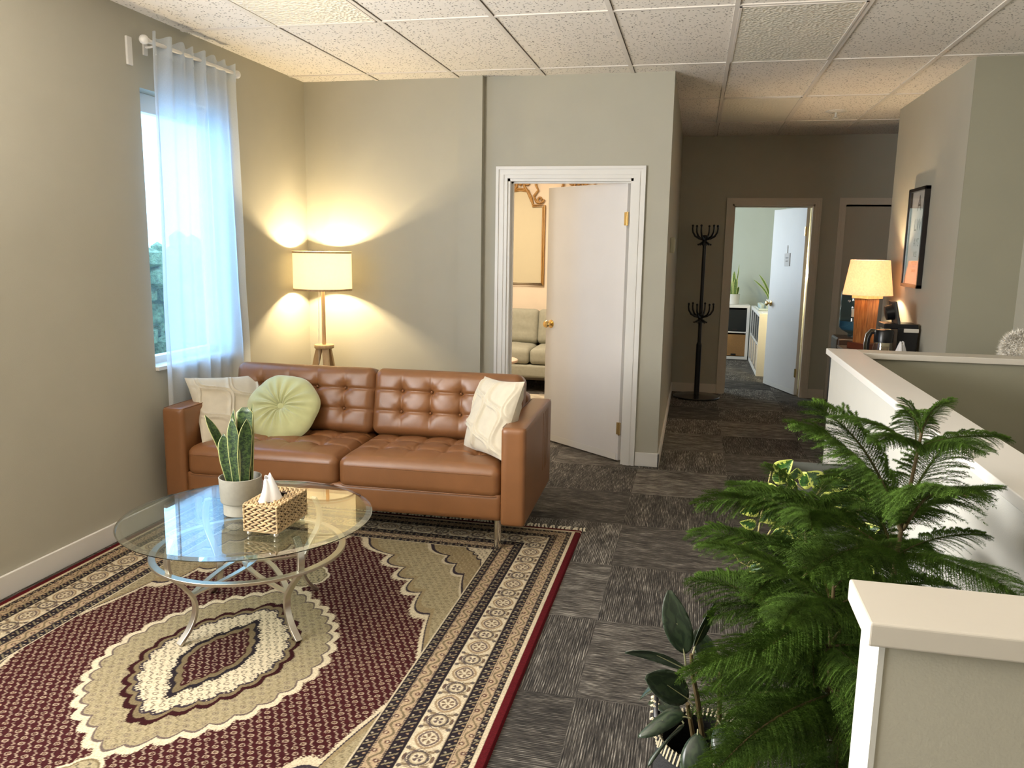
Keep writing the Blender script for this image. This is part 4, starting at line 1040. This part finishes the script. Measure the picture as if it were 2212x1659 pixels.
t_ = thing('coffee_maker', 'black coffee maker with lid flipped open on the counter', 'coffee maker', (1.44, 6.30, CT))
MB().box(-.02, .115, -.11, .11, 0, .235).build('machine_body', blackp_m, t_, smooth=False, bevel=.008)
MB().box(-.10, -.02, -.09, .09, 0, .02).build('warming_plate', blackp_m, t_, smooth=False, bevel=.004)
MB().box(-.11, .115, -.10, .10, .225, .262).build('brew_head', blackp_m, t_, smooth=False, bevel=.006)
MB().box(.018, .116, -.114, -.109, .205, .232).build('silver_panel', M('silver_plastic', (.62, .58, .50), .35), t_, smooth=False, bevel=.002)
m = MB().box(-.008, .010, -.10, .10, 0, .165); m.xf(Matrix.Translation((-.012, 0, .258)) @ Matrix.Rotation(math.radians(-13), 4, 'Y')); lid = m.build('lid', M('grey_black_plastic', (.05, .048, .042), .5), t_, smooth=False, bevel=.005)
m = MB().lathe([(.0001, 0), (.06, 0), (.05, .07), (.0001, .075)], 24); m.xf(Matrix.Translation((-.020, 0, .345)) @ Matrix.Rotation(math.radians(-103), 4, 'Y')); m.build('filter_cup', blackp_m, t_)
t_ = thing('carafe', 'glass coffee carafe with black band and curved handle beside the machine', 'carafe', (1.315, 6.12, CT))
MB().lathe([(.0001, 0), (.058, 0), (.065, .02), (.066, .10), (.056, .150)], 36).build('glass_body', glass_m, t_)
MB().lathe([(.0575, .138), (.064, .140), (.064, .215), (.058, .225), (.0001, .228)], 36).build('lid_band', blackp_m, t_)
MB().tube([(-.055, 0, .215), (-.085, 0, .222), (-.112, 0, .19), (-.120, 0, .12), (-.112, 0, .05), (-.10, 0, .005)], 1.0, flat=(.022, .012), up=(0, 1, 0)).build('handle', M('steel_black_handle', (.35, .33, .30), .2, 1.0), t_, bevel=.003)
MB().tube([(-.050, 0, .205), (-.082, 0, .20), (-.098, 0, .16), (-.100, 0, .08)], 1.0, flat=(.02, .012), up=(0, 1, 0)).build('handle_grip', blackp_m, t_, bevel=.003)
m = MB()
def tis2(a, v):
    th = 2*PI*v; r = (.055*(1-.75*a))*(1+.25*math.sin(3*th+a)+.08*math.sin(7*th))
    return (r*math.cos(th), r*.8*math.sin(th), a*.155*(1+.06*math.sin(2*th)))
m.grid(tis2, 14, 40, cv=True); o = m.build('crumpled_tissue', paper_m, None, ang=180, solid=.0008); o.location = (1.40, 5.98, CT+.0); tag(o, 'white crumpled tissue in front of the black coffee maker', 'tissue')

# sheepskin covered chair behind the half wall
t_ = thing('armless_chair', 'chair mostly hidden behind the half wall under a white sheepskin', 'chair', (1.765, 4.86, 0))
MB().box(-.16, .16, -.20, .20, .42, .47).build('seat', black_m, t_, smooth=False, bevel=.01)
MB().box(-.15, .15, -.20, -.16, .47, 1.10).build('backrest', black_m, t_, smooth=False, bevel=.01)
for x in (-.14, .14):
    for y in (-.18, .18): MB().cyl((x, y, 0), (x, y, .42), .014).build('leg', black_m, t_)
def furry(name, mat, label, cat, c, sx, sy, sz, n, ln, seed):
    rs = np.random.RandomState(seed); m = MB()
    def fn(a, b_):
        ph = -PI/2+PI*a; th = 2*PI*b_; e = .55
        f = lambda v: math.copysign(abs(v)**e, v)
        return (c[0]+sx*f(math.cos(ph))*f(math.cos(th)), c[1]+sy*f(math.cos(ph))*f(math.sin(th)), c[2]+sz*f(math.sin(ph)))
    m.grid(fn, 24, 48, cv=True)
    o = m.build(name, mat, None, ang=180); h = MB()
    for i in range(n):
        a, b_ = math.asin(rs.uniform(-1, 1))/PI+.5, rs.rand(); p = Vector(fn(a, b_)); nn = (p-Vector(c)); nn = Vector((nn.x/sx**1.5, nn.y/sy**1.5, nn.z/sz**1.5)).normalized()
        d = (nn+Vector(rs.normal(0, .45, 3))+Vector((0, 0, -.35))).normalized()*ln*rs.uniform(.6, 1.1); s_ = d.cross(Vector((rs.rand(), rs.rand(), rs.rand()))).normalized()*.0022
        h.add([p-s_, p+s_, p+d*.6+s_*.7+Vector((0, 0, .002)), p+d], [(0, 1, 2, 3)])
    h.build('wool', mat, o, smooth=False); return tag(o, label, cat)
furry('sheepskin_throw', fur_m, 'fluffy white sheepskin draped over the chair back at the right edge', 'throw', (1.755, 4.68, .985), .172, .045, .172, 9000, .028, 3)

# ------------------------------------------------------------------ outside
g = struct(MB().box(-14, -3.1, -6, 14, -.3, -.2).build('floor_outside', M('lawn', (.10, .16, .05), .95, var=.3, vs=9), smooth=False))
t_ = MB()
for i in range(700):
    c = (R.uniform(-7.2, -6.2), R.uniform(2, 11), R.uniform(-.2, 1.55)); a = R.uniform(.10, .22)
    t_.ball(c, a, 6, R.uniform(.6, 1.1))
t_ = t_.build('hedge', M('hedge_leaves', (.30, .48, .34), .9, ns=60, nb=.05, var=.5, vs=20), smooth=False); tag(t_, 'green hedge outdoors seen through the window', 'hedge', kind='stuff')

# ------------------------------------------------------------------ plants by the half wall
def pine_branch_mesh(name, Ln, seed, rise=.32, droop=.42, wmax=.27):
    rs = np.random.RandomState(seed); V = []; F = []; T = []
    def rach(t): return np.array([Ln*t*(1-.04*t), .012*Ln*math.sin(t*5+seed), Ln*(rise*t-droop*t*t)])
    tb = MB(); tb.tube([tuple(rach(i/12)) for i in range(13)], [.0042*(1-.75*i/12) for i in range(13)], 6)
    P0 = []; D0 = []
    def twig(p, d0, ln, dr, side):
        K = max(4, int(ln/.0016)); t = np.linspace(0, 1, K)[:, None]
        up = np.array([0, 0, 1.]); curl = rs.uniform(.7, 1.3)
        pts = p+d0*ln*t+np.array([.10*ln, 0, 0])*t**2+up*ln*(.22*t-dr*curl*t**2.2)
        return pts
    stations = []
    nb = int(Ln*.95/.0076)
    for i in range(nb):
        t = .06+.92*i/nb; p = rach(t)
        for s in (-1, 1):
            ln = Ln*wmax*(min(1, .35+t*2.2))*(1-max(0, (t-.45)/.55)**1.6*.80)*rs.uniform(.88, 1.08)
            if ln < .006: continue
            d = np.array([.42+.5*t, s*1.0, .14*rs.uniform(-.5, 1.2)]); d /= np.linalg.norm(d)
            stations.append(twig(p, d, ln, .55, s))
    tt = np.linspace(.02, 1, int(Ln/.0016)); stations.append(np.array([rach(x) for x in tt]))
    nv = 0; VV = []
    for pts in stations:
        d = np.gradient(pts, axis=0); d /= np.linalg.norm(d, axis=1)[:, None]+1e-9
        k = len(pts); rep = 4
        P = np.repeat(pts, rep, 0); D = np.repeat(d, rep, 0); n = len(P)
        r = rs.normal(size=(n, 3)); r -= D*(r*D).sum(1)[:, None]; r /= np.linalg.norm(r, axis=1)[:, None]
        nl = .0098*rs.uniform(.7, 1.15, n)[:, None]*(1-.35*np.repeat(np.linspace(0, 1, k)**6, rep)[:, None])
        tip = P+(D*.58+r*.78)*nl; tip[:, 2] += .0008
        q = np.cross(D, r)*.00062
        VV.append(np.stack([P-q, P+q, tip], 1).reshape(-1, 3))
    A = np.concatenate(VV).astype(np.float32); n0 = len(tb.v)
    tv = np.array(tb.v, np.float32); allv = np.concatenate([tv, A])
    tris = (np.arange(len(A)).reshape(-1, 3)+n0)
    tf = np.array([f for f in tb.f if len(f) == 4]); 
    me = bpy.data.meshes.new(name); me.vertices.add(len(allv)); me.vertices.foreach_set('co', allv.reshape(-1))
    loops = np.concatenate([tf.reshape(-1), tris.reshape(-1)]).astype(np.int32); me.loops.add(len(loops)); me.loops.foreach_set('vertex_index', loops)
    ls = np.concatenate([np.arange(len(tf))*4, len(tf)*4+np.arange(len(tris))*3]).astype(np.int32); me.polygons.add(len(ls)); me.polygons.foreach_set('loop_start', ls)
    me.materials.append(needle_m); me.materials.append(stem_m); mi = np.zeros(len(ls), np.int32); mi[:len(tf)] = 1; me.polygons.foreach_set('material_index', mi)
    me.update(calc_edges=True); return me
BM = [pine_branch_mesh('pine_branch', .40, s, rise=r_, droop=d_) for s, r_, d_ in ((1, .35, .38), (2, .50, .46), (3, .22, .34), (4, .55, .70))]
PR = random.Random(11)
def pine(base, top, tiers, label, soilz, az0=0.0):
    t_ = thing('norfolk_pine', label, 'potted tree', (*base, soilz), group='norfolk pines by the half wall')
    dx, dy, hh = top[0]-base[0], top[1]-base[1], top[2]-soilz
    def tp(z): k = (z-soilz)/hh; return (dx*k+.008*math.sin(k*7), dy*k+.006*math.sin(k*5+1), z-soilz)
    MB().tube([tp(soilz-.02+(hh+.02)*i/20) for i in range(21)], [.0085*(1-.75*i/20)+.001 for i in range(21)], 10).build('trunk', stem_m, t_)
    first = None
    for ti, (z, ln, elev, nb, off) in enumerate(tiers):
        for k in range(nb):
            a = off+k*2*PI/nb+PR.uniform(-.12, .12)
            o = bpy.data.objects.new('branch', BM[PR.randrange(3) if ln > .12 else 1]); C.objects.link(o); o.parent = t_
            x, y, zz = tp(z+PR.uniform(-.008, .008)); s = ln/.40*PR.uniform(.9, 1.08)
            # keep the fronds off the half wall: shorten those that would run into it
            wx, wy = base[0]+x, base[1]+y; zt_ = soilz+zz+ln*math.sin(math.radians(elev))*.6
            if z < 1.08 and math.cos(a) > .05: s = min(s, max(.10, (.70-wx)/(math.cos(a)+.25))/.40)
            if math.sin(a) < -.05 and wx+math.cos(a)*ln > .24: s = min(s, max(.12, (wy-1.30)/(-math.sin(a)+.25))/.40)
            o.matrix_local = Matrix.Translation((x, y, zz)) @ Matrix.Rotation(a, 4, 'Z') @ Matrix.Rotation(-math.radians(elev+PR.uniform(-6, 6)), 4, 'Y') @ Matrix.Rotation(PR.uniform(-.2, .2), 4, 'X') @ Matrix.Scale(s, 4)
    return t_
PC = (.43, 1.78)
t_ = thing('tree_planter', 'round dark planter holding the norfolk pines beside the half wall', 'plant pot', (*PC, 0))
MB().lathe([(.0001, 0), (.13, 0), (.135, .005), (.165, .28), (.165, .295), (.152, .295), (.150, .25), (.0001, .25)], 48).build('planter_body', M('charcoal_planter', (.035, .035, .035), .5), t_)
MB().lathe([(.0001, .268), (.1505, .266)], 32).build('soil', soil_m, t_)
pine((.43, 1.80), (.462, 1.76, 1.20), [(1.185, .10, 42, 4, .5), (1.15, .20, 16, 5, 0.15), (.985, .36, 34, 5, .95), (.925, .42, 8, 5, .35), (.82, .44, 4, 5, 1.2), (.70, .44, 0, 6, .2), (.56, .42, -4, 6, .8), (.42, .38, -6, 5, .1)],
     'tallest norfolk pine with open flat fronds rising against the half wall', .27)
pine((.37, 1.72), (.30, 1.66, .90), [(.88, .18, 30, 4, .3), (.83, .32, 14, 5, 2.9), (.74, .36, 4, 5, 2.4), (.64, .36, -4, 6, 3.0), (.52, .33, -8, 6, .3), (.40, .24, -10, 5, .9)],
     'shorter norfolk pine leaning left over the carpet', .27)
pine((.36, 1.86), (.27, 1.90, .98), [(.965, .14, 34, 4, .9), (.93, .28, 12, 5, 2.2), (.82, .30, 4, 5, 2.9), (.70, .28, 0, 5, 2.2), (.58, .26, -5, 5, 3.1)],
     'norfolk pine behind the shorter one reaching out over the aisle', .27)
# rubber plant in a stitched basket
BC = (.085, 1.90)
t_ = thing('rubber_plant', 'dark leaved rubber plant at the bottom of the picture left of the pines', 'potted plant', (*BC, 0))
MB().lathe([(.0001, 0), (.10, 0), (.125, .12), (.125, .26), (.118, .36), (.110, .36), (.115, .25), (.0001, .22)], 48).build('basket', M('black_woven_basket', (.012, .012, .012), .8, ns=90, nb=.004, scale=(1, 1, 3)), t_)
for s in (-1, 1):
    MB().tube([(s*.112, .03*s, .35), (s*.125, .035, .42), (s*.125, 0, .445), (s*.125, -.035, .42), (s*.112, -.03*s, .35)], .007, 8).build('basket_handle', black_m, t_)
m = MB()
for i in range(64):
    a = 2*PI*i/64; m.tube([(.121*math.cos(a), .121*math.sin(a), .335), (.116*math.cos(a+.05), .116*math.sin(a+.05), .366), (.108*math.cos(a+.07), .108*math.sin(a+.07), .352)], .0028, 5)
for s in (-1, 1):
    for i in range(13):
        a = PI*i/12; y, z = .036*math.cos(a), .365+.078*math.sin(a); m.tube([(s*.118, y-.004, z-.004), (s*.133, y, z+.003), (s*.137, y+.004, z-.002)], .0026, 5)
m.build('stitching', M('cream_stitching', (.62, .55, .38), .8), t_)
MB().lathe([(.0001, .235), (.115, .232)], 24).build('soil', soil_m, t_)
rub_prof = lambda t: math.sin(PI*min(.985, max(.015, t**.85)))**.62
MB().tube([(0, 0, .22), (-.01, -.03, .38), (-.03, -.10, .52), (-.045, -.14, .60), (-.05, -.15, .65)], [.008, .007, .006, .005, .004], 8).tube([(0, 0, .22), (-.03, .0, .35), (-.05, -.05, .47)], [.007, .006, .005], 8).tube([(.0, 0, .22), (.03, .02, .4), (.02, -.06, .6)], [.007, .006, .005], 8).build('stem', stem_m, t_)
ox, oy = BC
RL = [((.020, 1.78, .635), (-.020, 1.80, .775), .066, (1, .1, 0), (0, -.015, 0), .15), ((.030, 1.77, .60), (-.112, 1.74, .640), .030, (.1, -.3, 1), (0, 0, .03), .5), ((.035, 1.82, .50), (-.065, 1.78, .565), .075, (.3, .3, .9), (0, 0, .015), .2),
      ((-.02, 1.84, .515), (-.078, 1.84, .470), .05, (.3, .9, .2), (0, 0, .01), .3), ((.03, 1.80, .465), (-.075, 1.76, .425), .062, (.15, .8, .5), (0, 0, .03), -.3), ((.02, 1.80, .44), (-.045, 1.74, .365), .060, (.6, .3, .5), (0, 0, .02), .2),
      ((.045, 1.86, .615), (.085, 1.88, .72), .030, (.8, .5, 0), (0, 0, 0), .3), ((.06, 1.78, .44), (.055, 1.72, .31), .07, (1, 0, .1), (0, -.03, .03), .2), ((.11, 1.80, .46), (.15, 1.72, .36), .07, (1, .2, .2), (0, -.02, .03), .2),
      ((.09, 1.95, .5), (.05, 2.02, .58), .06, (.8, .5, 0), (0, 0, .02), .2), ((.02, 1.90, .40), (-.06, 1.95, .40), .06, (.3, .8, .2), (0, 0, .03), .2)]
for b0, t0, wd, sd, bd, fo in RL:
    sh = Vector((ox, oy, 0)); blade(MB(), Vector(b0)-sh, Vector(t0)-sh, bd, wd, sd, n=16, k=7, fold=fo, prof=rub_prof).build('leaf', rubber_m, t_, ang=180, solid=.0012)
    MB().tube([tuple(Vector(b0)-sh+(Vector(b0)-Vector(t0))*.12+Vector((0, 0, -.01))), tuple(Vector(b0)-sh), tuple((Vector(b0)*.5+Vector(t0)*.5)-sh+Vector(bd)*.5)], [.0022, .002, .001], 6).build('petiole', M('pale_rib', (.30, .30, .16), .6), t_)
blade(MB(), (.055, -.09, .30), (.075, -.13, .44), (.01, 0, 0), .07, (1, .1, 0), prof=rub_prof, fold=.6).build('dry_leaf', M('dry_brown_leaf', (.26, .10, .04), .7, ns=50, nb=.004, var=.4, vs=30), t_, ang=180, solid=.001)
# trailing variegated plant in a tall planter
t_ = thing('trailing_pothos', 'variegated yellow and green pothos trailing from a tall grey planter', 'potted plant', (.53, 3.15, 0))
f = MB(); w0, w1, hz = .10, .165, .72
f.add([(x*w0, y*w0, 0) for x, y in ((-1, -1), (1, -1), (1, 1), (-1, 1))]+[(x*w1, y*w1, hz) for x, y in ((-1, -1), (1, -1), (1, 1), (-1, 1))]+[(x*(w1-.015), y*(w1-.015), hz) for x, y in ((-1, -1), (1, -1), (1, 1), (-1, 1))]+[(x*(w1-.02), y*(w1-.02), hz-.06) for x, y in ((-1, -1), (1, -1), (1, 1), (-1, 1))],
      [(3, 2, 1, 0), (0, 1, 5, 4), (1, 2, 6, 5), (2, 3, 7, 6), (3, 0, 4, 7)]+[(4+i, 4+(i+1) % 4, 8+(i+1) % 4, 8+i) for i in range(4)]+[(8+i, 8+(i+1) % 4, 12+(i+1) % 4, 12+i) for i in range(4)]+[(12, 13, 14, 15)])
f.build('tall_planter', M('dark_grey_planter', (.09, .095, .08), .6, ns=80, nb=.0005), t_, smooth=False)
MB().box(-.14, .14, -.14, .14, hz-.05, hz-.03).build('soil', soil_m, t_, smooth=False)
hp = lambda t: math.sin(PI*min(.985, max(.02, t**.62)))**.75
vines = [((-.10, -.15, hz-.03), (-.17, -.22, hz+.03), (-.20, -.27, .62), (-.30, -.32, .45)), ((0, -.15, hz-.03), (-.05, -.23, hz+.04), (-.10, -.26, .66), (-.14, -.30, .56)), ((.06, -.15, hz-.03), (.08, -.22, hz+.02), (.06, -.25, .62), (.07, -.28, .48)),
         ((-.13, -.05, hz-.03), (-.22, -.10, hz+.02), (-.25, -.17, .60), (-.27, -.2, .42))]
vm = MB()
VR = random.Random(5)
for v_ in vines:
    vm.tube(v_, .0025, 6)
    for k in range(8):
        q = .15+.85*k/7*1.0; i = min(2, int(q*3)); fq = q*3-i; p = Vector(v_[i])*(1-fq)+Vector(v_[i+1])*fq
        a = VR.uniform(PI, 2*PI)+.2; d = Vector((math.cos(a)*.8, math.sin(a)*.6, VR.uniform(-.3, .75))).normalized(); b0 = p+d*.012
        ln = VR.uniform(.055, .085); sd = d.cross(Vector((VR.uniform(-.4, .4), -1, VR.uniform(-.2, .9)))).normalized()
        blade(MB(), b0, b0+d*ln, (0, 0, VR.uniform(-.005, .02)), ln*.78, sd, n=12, k=7, fold=VR.uniform(.1, .5), prof=hp).build('leaf', pothos_m, t_, ang=180, solid=.0008)
vm.tube([(-.29, -.32, .45), (-.33, -.33, .47), (-.365, -.34, .54)], [.0025, .002, .0012], 5).tube([(-.335, -.33, .48), (-.372, -.34, .525)], [.002, .001], 5)
vm.build('vine', M('pale_vine', (.42, .36, .15), .7), t_)
